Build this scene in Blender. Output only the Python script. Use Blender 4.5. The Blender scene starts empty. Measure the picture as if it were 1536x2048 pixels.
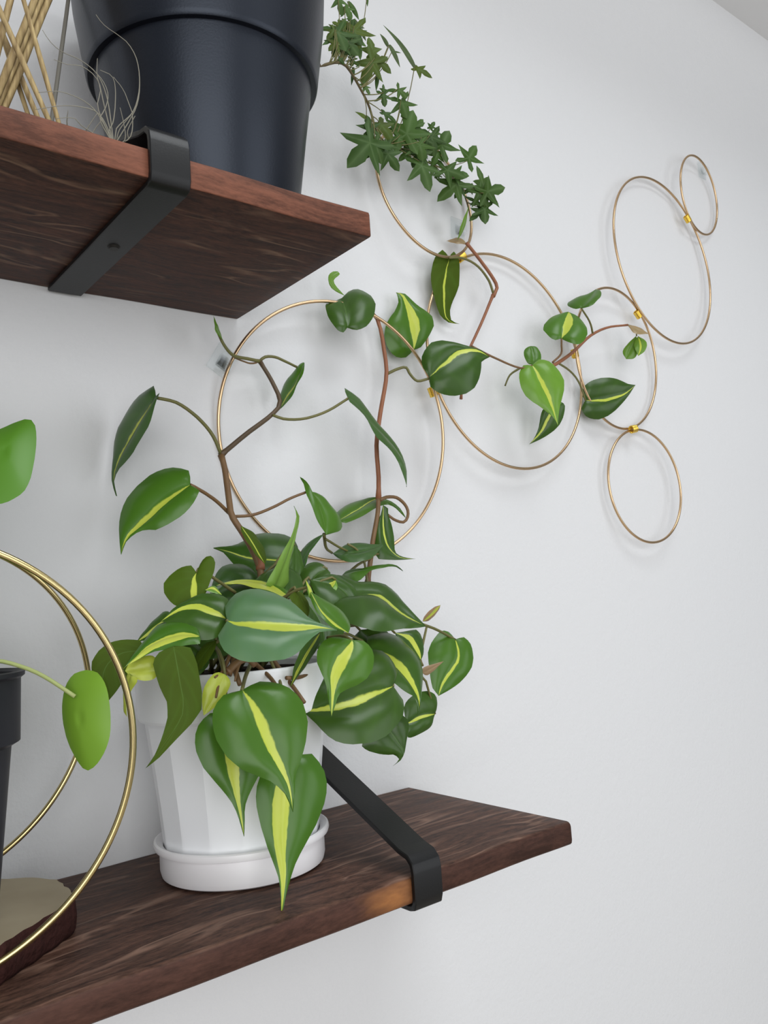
import bpy, bmesh, math, random
from mathutils import Vector, Matrix
random.seed(7)
S = bpy.context.scene
COL = S.collection

# ---------------------------------------------------------------- camera, world, lights, exposure
cam = bpy.data.cameras.new('camera')
cam_o = bpy.data.objects.new('camera', cam)
COL.objects.link(cam_o)
RT, UP, FW = (Vector(r) for r in [[0.7804472, -0.621367, -0.0693187], [-0.0069999, -0.1195476, 0.9928038], [0.6251824, 0.7743458, 0.0976501]])
cam_o.matrix_world = Matrix(((RT.x, UP.x, -FW.x, -0.118475), (RT.y, UP.y, -FW.y, -0.597436), (RT.z, UP.z, -FW.z, -0.034237), (0, 0, 0, 1)))
cam.sensor_fit = 'VERTICAL'
cam.sensor_height = 36
cam.lens = 29.29113
cam.clip_start = 0.01
S.camera = cam_o

S.view_settings.view_transform = 'Standard'
S.view_settings.look = 'None'
S.view_settings.gamma = 1
S.view_settings.use_curve_mapping = False
S.view_settings.exposure = 0.27

world = bpy.data.worlds.new('world')
S.world = world
world.use_nodes = True
bg = world.node_tree.nodes['Background']
bg.inputs[0].default_value = (0.93, 0.97, 1.0, 1)
bg.inputs[1].default_value = 0.2

def area(name, loc, aim, sx, sy, power, color):
    l = bpy.data.lights.new(name, 'AREA')
    l.shape = 'RECTANGLE'; l.size = sx; l.size_y = sy; l.energy = power; l.color = color
    o = bpy.data.objects.new(name, l); COL.objects.link(o)
    o.location = loc
    o.rotation_euler = (Vector(aim) - Vector(loc)).to_track_quat('-Z', 'Y').to_euler()
area('window_daylight', (-0.9, -2.3, 0.2), (0.3, 0, 0.1), 2.0, 1.9, 34, (0.985, 0.99, 1.0))
area('side_window_daylight', (1.5, -2.5, 0.1), (0.3, 0, 0.0), 1.7, 1.8, 17, (0.93, 0.96, 1.0))
area('roof_window_daylight', (0.5, -1.0, 1.6), (0.25, -0.25, 0.0), 1.1, 0.9, 17, (0.93, 0.97, 1.0))

# ---------------------------------------------------------------- materials
def nodes(name):
    m = bpy.data.materials.new(name); m.use_nodes = True
    nt = m.node_tree
    return m, nt, nt.nodes['Principled BSDF']
def N(nt, t, **k):
    n = nt.nodes.new(t)
    for a, v in k.items(): setattr(n, a, v)
    return n
def lk(nt, a, b): nt.links.new(a, b)
def mth(nt, op, a, b=None, c=None, clamp=False):
    n = N(nt, 'ShaderNodeMath', operation=op); n.use_clamp = clamp
    for i, v in enumerate((a, b, c)):
        if v is None: continue
        if isinstance(v, (int, float)): n.inputs[i].default_value = v
        else: lk(nt, v, n.inputs[i])
    return n.outputs[0]
def mix(nt, f, a, b):
    n = N(nt, 'ShaderNodeMix', data_type='RGBA')
    for i, v in ((0, f), (6, a), (7, b)):
        if isinstance(v, (int, float)): n.inputs[i].default_value = v
        elif isinstance(v, tuple): n.inputs[i].default_value = (*v, 1) if len(v) == 3 else v
        else: lk(nt, v, n.inputs[i])
    return n.outputs[2]
def noise(nt, vec, scale, detail=3, rough=.5):
    n = N(nt, 'ShaderNodeTexNoise'); n.inputs['Scale'].default_value = scale
    n.inputs['Detail'].default_value = detail; n.inputs['Roughness'].default_value = rough
    if vec is not None: lk(nt, vec, n.inputs['Vector'])
    return n.outputs['Fac']
def ramp(nt, f, stops):
    r = N(nt, 'ShaderNodeValToRGB'); lk(nt, f, r.inputs[0])
    e = r.color_ramp.elements
    while len(e) < len(stops): e.new(.5)
    for k, (p, c) in enumerate(stops): e[k].position = p; e[k].color = (*c, 1)
    return r.outputs[0]
def objco(nt, scale=(1, 1, 1), loc=(0, 0, 0)):
    t = N(nt, 'ShaderNodeTexCoord'); mp = N(nt, 'ShaderNodeMapping')
    mp.inputs['Scale'].default_value = scale; mp.inputs['Location'].default_value = loc
    lk(nt, t.outputs['Object'], mp.inputs['Vector']); return mp.outputs[0]
def bump(nt, b, h, strength, dist):
    n = N(nt, 'ShaderNodeBump'); n.inputs['Strength'].default_value = strength; n.inputs['Distance'].default_value = dist
    lk(nt, h, n.inputs['Height']); lk(nt, n.outputs[0], b.inputs['Normal'])
def plain(name, col, rough=.5, metal=0, spec=.5):
    m, nt, b = nodes(name)
    b.inputs['Base Color'].default_value = (*col, 1); b.inputs['Roughness'].default_value = rough
    b.inputs['Metallic'].default_value = metal; b.inputs['Specular IOR Level'].default_value = spec
    return m, nt, b

m_wall, nt, b = plain('painted_plaster', (.80, .80, .80), .75, 0, .25)
v = objco(nt)
lk(nt, mix(nt, noise(nt, v, 2.2, 2), (.655, .658, .665), (.680, .679, .684)), b.inputs['Base Color'])
h = mth(nt, 'ADD', noise(nt, v, 210, 3, .6), mth(nt, 'MULTIPLY', noise(nt, v, 60, 2), .8))
bump(nt, b, h, .35, .0012)
m_ceil, nt, b = plain('painted_ceiling', (.74, .74, .74), .85, 0, .2)
m_floor, nt, b = plain('floorboards', (.55, .49, .42), .5)
lk(nt, ramp(nt, noise(nt, objco(nt, (1, 12, 1)), 4), [(.3, (.46, .40, .33)), (.7, (.60, .54, .47))]), b.inputs['Base Color'])

def wood(name, dark, mid, light, front):
    """dark stained pine: grain along x, scuffed paler streaks, edges taken up less stain"""
    m, nt, b = plain(name, dark, .6, 0, .16)
    v = objco(nt, (1, 13, 13))
    warp = N(nt, 'ShaderNodeVectorMath', operation='ADD')
    nz = N(nt, 'ShaderNodeTexNoise'); nz.inputs['Scale'].default_value = 6; lk(nt, objco(nt, (1, 2.2, 2.2)), nz.inputs['Vector'])
    sc = N(nt, 'ShaderNodeVectorMath', operation='SCALE'); lk(nt, nz.outputs['Color'], sc.inputs[0]); sc.inputs['Scale'].default_value = .75
    lk(nt, v, warp.inputs[0]); lk(nt, sc.outputs[0], warp.inputs[1])
    g = mth(nt, 'ADD', mth(nt, 'MULTIPLY', noise(nt, warp.outputs[0], 14, 6, .68), .7), mth(nt, 'MULTIPLY', noise(nt, objco(nt, (1, 3, 3)), 220, 2, .6), .3))
    base = ramp(nt, g, [(.38, dark), (.55, mid), (.68, tuple(c * 1.6 for c in mid))])
    # scuffs: thin bright ridges where the stain was rubbed off
    s1 = noise(nt, warp.outputs[0], 5.5, 2, .4)
    ridge = mth(nt, 'SUBTRACT', 1, mth(nt, 'MULTIPLY', mth(nt, 'ABSOLUTE', mth(nt, 'SUBTRACT', s1, .52)), 20), clamp=True)
    brk = ramp(nt, noise(nt, objco(nt, (2, 5, 5)), 7, 3), [(.45, (0, 0, 0)), (.62, (1, 1, 1))])
    base = mix(nt, mth(nt, 'MULTIPLY', mth(nt, 'MULTIPLY', ridge, brk), .75), base, light)
    geo = N(nt, 'ShaderNodeNewGeometry'); sx = N(nt, 'ShaderNodeSeparateXYZ'); lk(nt, geo.outputs['Normal'], sx.inputs[0])
    fr = ramp(nt, mth(nt, 'MULTIPLY', sx.outputs[1], -1), [(.5, (0, 0, 0)), (.8, (1, 1, 1))])
    fcol = ramp(nt, mth(nt, 'ADD', mth(nt, 'MULTIPLY', g, .6), mth(nt, 'MULTIPLY', noise(nt, objco(nt, (1, 2, 2)), 11, 3), .4)), [(.40, tuple(c * .55 for c in front)), (.5, front), (.62, tuple(c * 1.5 for c in front))])
    base = mix(nt, fr, base, fcol)
    lk(nt, base, b.inputs['Base Color'])
    lk(nt, mth(nt, 'ADD', mth(nt, 'MULTIPLY', g, .25), .42), b.inputs['Roughness'])
    bump(nt, b, g, .35, .0008)
    return m, nt, b, base
m_wood_up, *_ = wood('stained_pine_upper', (.024, .0100, .0072), (.068, .0290, .0195), (.25, .145, .095), (.150, .058, .035))
m_wood_lo, nt, b, base = wood('stained_pine_lower', (.028, .0135, .0098), (.090, .045, .031), (.27, .16, .115), (.060, .027, .019))
# one worn patch of bare wood on the front edge next to the bracket
d = N(nt, 'ShaderNodeVectorMath', operation='DISTANCE')
lk(nt, objco(nt, (.55, 1, 1)), d.inputs[0]); d.inputs[1].default_value = (.55 * .203, -.184, -.217)
w = mth(nt, 'ADD', d.outputs['Value'], mth(nt, 'MULTIPLY', noise(nt, objco(nt, (1, 3, 3)), 45, 4), .012))
geo = N(nt, 'ShaderNodeNewGeometry'); sx = N(nt, 'ShaderNodeSeparateXYZ'); lk(nt, geo.outputs['Normal'], sx.inputs[0])
face = mth(nt, 'MULTIPLY', mth(nt, 'SUBTRACT', mth(nt, 'MULTIPLY', sx.outputs[1], -1), .45), 3, clamp=True)
lk(nt, mix(nt, mth(nt, 'MULTIPLY', face, ramp(nt, w, [(.008, (1, 1, 1)), (.021, (0, 0, 0))])), base, mix(nt, noise(nt, objco(nt, (1, 4, 4)), 90, 4), (.16, .06, .025), (.40, .17, .055))), b.inputs['Base Color'])

m_iron, nt, b = plain('black_iron', (.0042, .0042, .0045), .42, 0, .36)
bump(nt, b, noise(nt, objco(nt), 900, 2), .15, .0003)
m_screw, *_ = plain('screw', (.02, .018, .016), .5, .6)
m_black, nt, b = plain('black_plastic_pot', (.0062, .0074, .0115), .36, 0, .42)
b.inputs['Specular Tint'].default_value = (.75, .84, 1, 1)
bump(nt, b, noise(nt, objco(nt), 700, 2), .2, .0003)
m_nursery, *_ = plain('nursery_plastic', (.014, .014, .019), .45, 0, .35)
m_white, *_ = plain('white_plastic', (.90, .91, .93), .28, 0, .5)
m_saucer, *_ = plain('ivory_plastic', (.86, .84, .85), .35, 0, .5)
m_soil, nt, b = plain('soil', (.02, .014, .010), .95, 0, .1)
bump(nt, b, noise(nt, objco(nt), 300, 3), 1, .003)
m_gold, *_ = plain('gold_wire', (.60, .42, .25), .28, 1)
m_gold2, *_ = plain('brass_wire', (.62, .50, .24), .27, 1)
m_wrap, *_ = plain('bright_gold_wire', (.95, .66, .12), .25, 1)
m_clear, nt, b = plain('clear_plastic', (.97, .98, .98), .06)
tp = N(nt, 'ShaderNodeBsdfTransparent'); tp.inputs[0].default_value = (.97, .98, .98, 1)
lw = N(nt, 'ShaderNodeLayerWeight'); lw.inputs[0].default_value = .35
gl = N(nt, 'ShaderNodeBsdfGlossy'); gl.inputs['Roughness'].default_value = .08
mx = N(nt, 'ShaderNodeMixShader'); gb = N(nt, 'ShaderNodeNewGeometry')
lk(nt, mth(nt, 'MULTIPLY', mth(nt, 'ADD', mth(nt, 'MULTIPLY', mth(nt, 'POWER', lw.outputs['Facing'], 3), .7), .05), mth(nt, 'SUBTRACT', 1, gb.outputs['Backfacing'])), mx.inputs[0])
lk(nt, tp.outputs[0], mx.inputs[1]); lk(nt, gl.outputs[0], mx.inputs[2]); lk(nt, mx.outputs[0], nt.nodes['Material Output'].inputs['Surface'])
m_cane, nt, b = plain('dry_cane', (.40, .28, .12), .6, 0, .3)
lk(nt, ramp(nt, noise(nt, objco(nt, (8, 8, 1)), 60, 3), [(.3, (.20, .13, .055)), (.7, (.48, .36, .17))]), b.inputs['Base Color'])
m_grey, *_ = plain('grey_stick', (.16, .15, .125), .7)
m_air, *_ = plain('dry_tendril', (.24, .225, .18), .7, 0, .2)
m_slice, nt, b = plain('pale_cut_wood', (.26, .215, .135), .6)
lk(nt, ramp(nt, noise(nt, objco(nt), 22, 3), [(.3, (.25, .20, .125)), (.7, (.33, .275, .18))]), b.inputs['Base Color'])
m_bark, nt, b = plain('red_brown_bark', (.035, .013, .011), .9, 0, .1)
bump(nt, b, noise(nt, objco(nt), 120, 4), 1, .004)

def leaf_mat(name, rough, spec):
    m, nt, b = plain(name, (.05, .12, .03), rough, 0, spec)
    oi = N(nt, 'ShaderNodeObjectInfo'); base = oi.outputs['Color']
    uv = N(nt, 'ShaderNodeUVMap'); sp = N(nt, 'ShaderNodeSeparateXYZ'); lk(nt, uv.outputs[0], sp.inputs[0])
    vv = mth(nt, 'MULTIPLY', mth(nt, 'SUBTRACT', sp.outputs[0], .5), 2)
    uu = sp.outputs[1]
    co = objco(nt)
    vj = mth(nt, 'ADD', vv, mth(nt, 'MULTIPLY', mth(nt, 'SUBTRACT', noise(nt, co, 110, 2, .5), .5), .12))
    al = N(nt, 'ShaderNodeAttribute', attribute_type='OBJECT', attribute_name='stripe_left')
    ar = N(nt, 'ShaderNodeAttribute', attribute_type='OBJECT', attribute_name='stripe_right')
    prof = mth(nt, 'ADD', mth(nt, 'MULTIPLY', uu, 1.25), .55)
    wl = mth(nt, 'MULTIPLY', al.outputs['Fac'], prof); wr = mth(nt, 'MULTIPLY', ar.outputs['Fac'], prof)
    inr = mth(nt, 'MULTIPLY', mth(nt, 'SUBTRACT', wr, vj), 30, clamp=True)
    inl = mth(nt, 'MULTIPLY', mth(nt, 'ADD', wl, vj), 30, clamp=True)
    stripe = mth(nt, 'MULTIPLY', inr, inl)
    stripe = mth(nt, 'MULTIPLY', stripe, mth(nt, 'GREATER_THAN', mth(nt, 'ADD', al.outputs['Fac'], ar.outputs['Fac']), .011))
    stripe = mth(nt, 'MULTIPLY', stripe, mth(nt, 'MULTIPLY', uu, 14, clamp=True))
    av = mth(nt, 'ABSOLUTE', vv)
    ph = mth(nt, 'SUBTRACT', mth(nt, 'MULTIPLY', uu, 30), mth(nt, 'MULTIPLY', av, 9))
    vein = mth(nt, 'ADD', mth(nt, 'MULTIPLY', mth(nt, 'SINE', ph), .5), .5)
    blot = noise(nt, co, 45, 3)
    col = mix(nt, mth(nt, 'ADD', mth(nt, 'MULTIPLY', mth(nt, 'POWER', vein, 4), .15), mth(nt, 'MULTIPLY', blot, .5)), base, (.085, .19, .022))
    dk = N(nt, 'ShaderNodeMix', data_type='RGBA', blend_type='MULTIPLY'); dk.inputs[0].default_value = 1
    col2 = mix(nt, .55, base, col)
    rib = mth(nt, 'SUBTRACT', 1, mth(nt, 'MULTIPLY', av, 28), clamp=True)
    col3 = mix(nt, mth(nt, 'MULTIPLY', rib, .45), col2, (.13, .24, .06))
    lime = mix(nt, blot, (.40, .50, .035), (.62, .66, .12))
    col4 = mix(nt, stripe, col3, lime)
    lk(nt, col4, b.inputs['Base Color'])
    hh = mth(nt, 'ADD', mth(nt, 'MULTIPLY', vein, .6), mth(nt, 'MULTIPLY', rib, -1.0))
    bump(nt, b, hh, .07, .0010)
    # thin leaves let a little light through
    tr = N(nt, 'ShaderNodeBsdfTranslucent'); lk(nt, col4, tr.inputs[0])
    ms = N(nt, 'ShaderNodeMixShader'); ms.inputs[0].default_value = .16
    lk(nt, b.outputs[0], ms.inputs[1]); lk(nt, tr.outputs[0], ms.inputs[2])
    lk(nt, ms.outputs[0], nt.nodes['Material Output'].inputs['Surface'])
    return m
m_leaf = leaf_mat('variegated_leaf', .30, .36)
m_under = leaf_mat('leaf_underside', .55, .12)
m_pilea = leaf_mat('pilea_leaf', .42, .4)
m_ivy, nt, b = plain('ivy_leaf', (.03, .09, .02), .5, 0, .22)
uv = N(nt, 'ShaderNodeUVMap'); sp = N(nt, 'ShaderNodeSeparateXYZ'); lk(nt, uv.outputs[0], sp.inputs[0])
oi = N(nt, 'ShaderNodeObjectInfo')
vn = mth(nt, 'POWER', sp.outputs[0], 5)
lk(nt, mix(nt, mth(nt, 'MULTIPLY', vn, .4), mix(nt, mth(nt, 'MULTIPLY', noise(nt, objco(nt), 130, 3), .45), oi.outputs['Color'], (.07, .14, .028)), (.16, .25, .10)), b.inputs['Base Color'])
tr = N(nt, 'ShaderNodeBsdfTranslucent'); lk(nt, oi.outputs['Color'], tr.inputs[0])
ms = N(nt, 'ShaderNodeMixShader'); ms.inputs[0].default_value = .2
lk(nt, b.outputs[0], ms.inputs[1]); lk(nt, tr.outputs[0], ms.inputs[2]); lk(nt, ms.outputs[0], nt.nodes['Material Output'].inputs['Surface'])
def stem_mat(name, a, c):
    m, nt, b = plain(name, a, .5, 0, .4)
    lk(nt, mix(nt, noise(nt, objco(nt), 90, 3), a, c), b.inputs['Base Color']); return m
STEM = {'brown': stem_mat('brown_stem', (.13, .065, .030), (.20, .12, .05)), 'dark': stem_mat('dark_stem', (.06, .042, .022), (.12, .075, .04)),
        'green': stem_mat('green_stem', (.10, .105, .03), (.17, .15, .05)), 'red': stem_mat('red_stem', (.22, .075, .038), (.30, .13, .06)),
        'ivy': stem_mat('ivy_stem', (.085, .06, .025), (.13, .10, .04))}

# ---------------------------------------------------------------- mesh helpers
def link(name, me, mat, parent=None, smooth=True):
    me.materials.append(mat)
    if smooth:
        for p in me.polygons: p.use_smooth = True
    o = bpy.data.objects.new(name, me); COL.objects.link(o)
    if parent is not None: o.parent = parent; o.matrix_parent_inverse = Matrix.Translation(-parent.location)
    return o
def mesh(name, vs, fs):
    me = bpy.data.meshes.new(name); me.from_pydata([tuple(v) for v in vs], [], fs); me.update(); return me
def thing(name, label, cat, loc, group=None):
    o = bpy.data.objects.new(name, None); COL.objects.link(o); o.location = loc; o.empty_display_size = .02
    o['label'] = label; o['category'] = cat
    if group: o['group'] = group
    return o
def tag(o, label, cat, group=None):
    o['label'] = label; o['category'] = cat
    if group: o['group'] = group
    return o
def structure(o): o['kind'] = 'structure'; return o
def V3(a, k=1e-4): return [Vector((a[i] * k, a[i + 1] * k, a[i + 2] * k)) for i in range(0, len(a), 3)]
def tube_data(pts, rad, sides=8, closed=False):
    n = len(pts); pts = [Vector(q) for q in pts]
    if not hasattr(rad, '__len__'): rad = [rad] * n
    vs = []; fs = []
    tans = []
    for i in range(n):
        a = pts[(i - 1) % n] if closed or i > 0 else pts[i]
        c = pts[(i + 1) % n] if closed or i < n - 1 else pts[i]
        tans.append((c - a).normalized())
    u = tans[0].orthogonal().normalized()
    if closed:
        nn = sum((pts[i].cross(pts[(i + 1) % n]) for i in range(n)), Vector()); ctr = sum(pts, Vector()) / n
        nn = sum(((pts[i] - ctr).cross(pts[(i + 1) % n] - ctr) for i in range(n)), Vector()).normalized(); u = nn
    for i in range(n):
        t = tans[i]; u = (u - t * u.dot(t)).normalized(); w = t.cross(u)
        for k in range(sides):
            a = 2 * math.pi * k / sides
            vs.append(pts[i] + (u * math.cos(a) + w * math.sin(a)) * rad[i])
    m = n if closed else n - 1
    for i in range(m):
        for k in range(sides):
            j = (i + 1) % n
            fs.append((i * sides + k, i * sides + (k + 1) % sides, j * sides + (k + 1) % sides, j * sides + k))
    if not closed:
        fs.append(tuple(range(sides))[::-1]); fs.append(tuple((n - 1) * sides + k for k in range(sides)))
    return vs, fs
def tube(name, pts, rad, mat, parent=None, sides=8, closed=False):
    return link(name, mesh(name, *tube_data(pts, rad, sides, closed)), mat, parent)
def merged(name, parts, mat, parent=None):
    vs = []; fs = []
    for a, f in parts:
        o = len(vs); vs += list(a); fs += [tuple(i + o for i in q) for q in f]
    return link(name, mesh(name, vs, fs), mat, parent)
def lathe(name, prof, mat, centre, parent=None, seg=64, rfun=None, ang=35):
    """prof: (radius, z) from outside bottom round to the inside; rfun(angle, z, r) may facet it"""
    vs = []; fs = []; n = len(prof)
    for k in range(seg):
        a = 2 * math.pi * k / seg
        for r, z in prof:
            rr = rfun(a, z, r) if rfun else r
            vs.append((centre[0] + rr * math.cos(a), centre[1] + rr * math.sin(a), z))
    for k in range(seg):
        j = (k + 1) % seg
        for i in range(n - 1):
            fs.append((k * n + i, j * n + i, j * n + i + 1, k * n + i + 1))
    fs.append(tuple(k * n for k in range(seg))[::-1])
    o = link(name, mesh(name, vs, fs), mat, parent)
    sharp(o, ang); return o
def sharp(o, deg):
    bm = bmesh.new(); bm.from_mesh(o.data)
    bmesh.ops.recalc_face_normals(bm, faces=bm.faces)
    for e in bm.edges:
        if len(e.link_faces) == 2 and e.calc_face_angle(0) > math.radians(deg): e.smooth = False
    bm.to_mesh(o.data); bm.free()
def box_bm(bm, x0, x1, y0, y1, z0, z1):
    r = bmesh.ops.create_cube(bm, size=1)
    for v in r['verts']:
        v.co = (x0 + (v.co.x + .5) * (x1 - x0), y0 + (v.co.y + .5) * (y1 - y0), z0 + (v.co.z + .5) * (z1 - z0))
    return r['verts']
def bm_obj(name, bm, mat, parent=None, smooth=True, bev=0, seg=2):
    if bev: bmesh.ops.bevel(bm, geom=list(bm.edges), offset=bev, segments=seg, affect='EDGES', profile=.5)
    me = bpy.data.meshes.new(name); bm.to_mesh(me); bm.free()
    o = link(name, me, mat, parent, smooth); 
    if smooth: sharp(o, 40)
    return o
def disc(name, c, r, mat, parent, bumpy=.002, seg=28):
    vs = [Vector((c[0], c[1], c[2] + bumpy))]; fs = []
    for ring in (.5, 1):
        for k in range(seg):
            a = 2 * math.pi * k / seg
            vs.append(Vector((c[0] + r * ring * math.cos(a), c[1] + r * ring * math.sin(a), c[2] + random.uniform(-bumpy, bumpy) * (ring < 1))))
    for k in range(seg):
        j = (k + 1) % seg
        fs.append((0, 1 + k, 1 + j)); fs.append((1 + k, 1 + seg + k, 1 + seg + j, 1 + j))
    return link(name, mesh(name, vs, fs), mat, parent)

# ---------------------------------------------------------------- the room
def slab(name, x0, x1, y0, y1, z0, z1, mat):
    bm = bmesh.new(); box_bm(bm, x0, x1, y0, y1, z0, z1)
    return structure(bm_obj(name, bm, mat, None, False))
CEIL = .857
slab('wall_back', -1.6, 3.2, 0, .1, -1.45, CEIL, m_wall)
slab('ceiling', -1.6, 3.2, -.40, .1, CEIL, CEIL + .1, m_ceil)
slab('floor', -1.6, 3.2, -3.2, .1, -1.55, -1.45, m_floor)

# ---------------------------------------------------------------- shelves with iron brackets
D = .184
def shelf(x1, zbot, ztop, bx0, bx1, lip0, lip1, slope, wide, mat, label, screw_under, loc, edge_r):
    t = thing('wall_shelf', label, 'shelf', loc, 'dark wooden wall shelves')
    sec = []
    for cy, cz, a0 in ((-D + edge_r, zbot + edge_r, 180), (-.0015, zbot + .001, 270), (-.0015, ztop - .001, 0), (-D + edge_r, ztop - edge_r, 90)):
        rr = edge_r if cy < -.1 else .001
        for k in range(4):
            g = math.radians(a0 + 30 * k); sec.append((cy + rr * math.cos(g), cz + rr * math.sin(g)))
    m = len(sec); xs = [-.62 + (x1 - .001 + .62) * i / 80 for i in range(81)]
    vs = []; fs = []
    for i, x in enumerate(xs + [x1]):
        k = .94 if i == 81 else 1
        for y, z in sec:
            w = 1 if y < -.09 else 0
            yy = y + w * .0003 * math.sin(x * 47); zz = z + .0002 * math.sin(x * 61 + y * 30)
            if i == 81: yy = -D / 2 + (yy + D / 2) * .992; zz = (zbot + ztop) / 2 + (zz - (zbot + ztop) / 2) * .93
            vs.append((x, yy, zz))
    for i in range(81):
        for k in range(m): fs.append((i * m + k, i * m + m + k, i * m + m + (k + 1) % m, i * m + (k + 1) % m))
    fs.append(tuple(range(m))); fs.append(tuple(81 * m + k for k in range(m))[::-1])
    o = link('board', mesh('board', vs, fs), mat, t); sharp(o, 50)
    # one continuous flat iron strap: wall plate, diagonal tie, front lip, under-strap
    th = .0035
    def sweep(path, w0, w1):
        vs = []; fs = []; n = len(path)
        for i, (y, z) in enumerate(path):
            a = Vector(path[max(i - 1, 0)]); c = Vector(path[min(i + 1, n - 1)])
            d1 = (Vector(path[i]) - a).normalized() if i else (c - Vector(path[i])).normalized()
            d2 = (c - Vector(path[i])).normalized() if i < n - 1 else d1
            nrm = (Vector((-d1.y, d1.x)) + Vector((-d2.y, d2.x))).normalized()
            k = th / max(.4, nrm.dot(Vector((-d1.y, d1.x))))
            q = Vector((y, z)) + nrm * k
            w = w0 if i > 1 else w1
            vs += [(bx0, y, z), (bx0 + w, y, z), (bx0 + w, q.x, q.y), (bx0, q.x, q.y)]
        for i in range(n - 1):
            for k in range(4):
                fs.append((i * 4 + k, i * 4 + (k + 1) % 4, i * 4 + 4 + (k + 1) % 4, i * 4 + 4 + k))
        fs.append((3, 2, 1, 0)); m = (n - 1) * 4; fs.append((m, m + 1, m + 2, m + 3))
        return vs, fs
    f = -D - .0006
    zb = zbot - .0008
    tie = lip1 + slope * (D - .006)
    path = [(-.006, tie + .0), (f + .012, lip1 + slope * .010), (f + .004, lip1 + .0022), (f + .0008, lip1 - .001), (f, lip1 - .005), (f, zb + .004), (f + .001, zb + .0008), (f + .004, zb), (-.0045, zb)]
    vs, fs = sweep([(y, z) for y, z in path][::-1], bx1 - bx0, bx1 - bx0)
    bm = bmesh.new(); bv = [bm.verts.new(v) for v in vs]
    for q in fs: bm.faces.new([bv[i] for i in q])
    # narrow the hidden far part of the tie where asked
    for v in bm.verts:
        if wide and v.co.y > f + .03 and v.co.z > lip1 and v.co.x > bx0 + .01: v.co.x = bx0 + wide
    box_bm(bm, bx0, bx0 + (wide or bx1 - bx0), -.0045, -.0005, tie - .002, tie + .006)
    br = bm_obj('bracket', bm, m_iron, t, True, .0006, 1)
    for (sx, sy, sz, up) in screw_under:
        bm = bmesh.new()
        bmesh.ops.create_cone(bm, cap_ends=True, segments=20, radius1=.0042, radius2=.0030, depth=.0016)
        for v in bm.verts: v.co = (sx + v.co.x, sy + v.co.y, sz + (v.co.z if up else -v.co.z))
        bm_obj('screw', bm, m_screw, br)
        bm = bmesh.new(); box_bm(bm, sx - .0024, sx + .0024, sy - .0005, sy + .0005, sz - .0012, sz + .0012)
    return t
XU, ZU0, ZU1 = 0.22094, 0.20228, 0.21951
XL, ZL1, ZL0 = 0.37011, -0.20848, -0.22501
shelf(XU, ZU0, ZU1, .0655, .0895, ZU0, ZU1 + .0085, .36, .0145, m_wood_up, 'upper dark brown wooden shelf seen from below, carrying the big black pot', [(.0785, -.098, ZU0 - .0050, False)], (0, 0, ZU0), .0012)
shelf(XL, ZL0, ZL1, .2158, .2385, ZL0, ZL1 + .0075, .45, None, m_wood_lo, 'lower dark brown wooden shelf seen from above, carrying the white pot', [], (0, 0, ZL0), .0032)

# ---------------------------------------------------------------- wall trellis of gold rings
RINGS = [(0.31019, 0.11099, 0.11448, -0.08246, -0.07757), (0.43589, 0.36227, 0.06791, 0.09345, 0.13074), (0.53954, 0.20304, 0.11703, -0.00663, 0.02998), (0.73385, 0.22971, 0.08589, 0.04829, -0.04514), (0.76503, 0.07473, 0.06977, -0.04337, 0.02972), (0.86027, 0.37892, 0.11335, 0.02521, 0.03597), (0.9673, 0.49666, 0.05564, 0.08867, -0.04419)]
tr_ = thing('ring_trellis', 'gold wire trellis of seven joined rings hung flat on the white wall', 'trellis', (.54, 0, .2))
for x, z, r, ta, tb in RINGS:
    pts = []
    nrm = Vector((-ta, 1, -tb)).normalized(); a = nrm.cross(Vector((0, 0, 1))).normalized(); c = nrm.cross(a)
    for k in range(110):
        t = 2 * math.pi * k / 110; pts.append(Vector((x, -.0135, z)) + (a * math.cos(t) + c * math.sin(t)) * r)
    ring = tube('ring', pts, .0015, m_gold, tr_, 8, True)
for (x, z, i, j) in ((.4777, .3046, 1, 2), (.4241, .1578, 0, 2), (.6504, .2250, 2, 3), (.7847, .2933, 3, 5), (.9276, .4526, 5, 6), (.7503, .1437, 3, 4)):
    d = Vector((RINGS[j][0] - RINGS[i][0], 0, RINGS[j][1] - RINGS[i][1])).normalized(); ax = Vector((-d.z, 0, d.x))
    pts = []
    for k in range(85):
        a = 2 * math.pi * k / 12; s = (k / 84 - .5) * .0095
        pts.append(Vector((x, -.0138, z)) + ax * s + d * math.cos(a) * .0042 + Vector((0, 1, 0)) * math.sin(a) * .0034)
    tube('wire_wrap', pts, .00085, m_wrap, tr_, 5)

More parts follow.
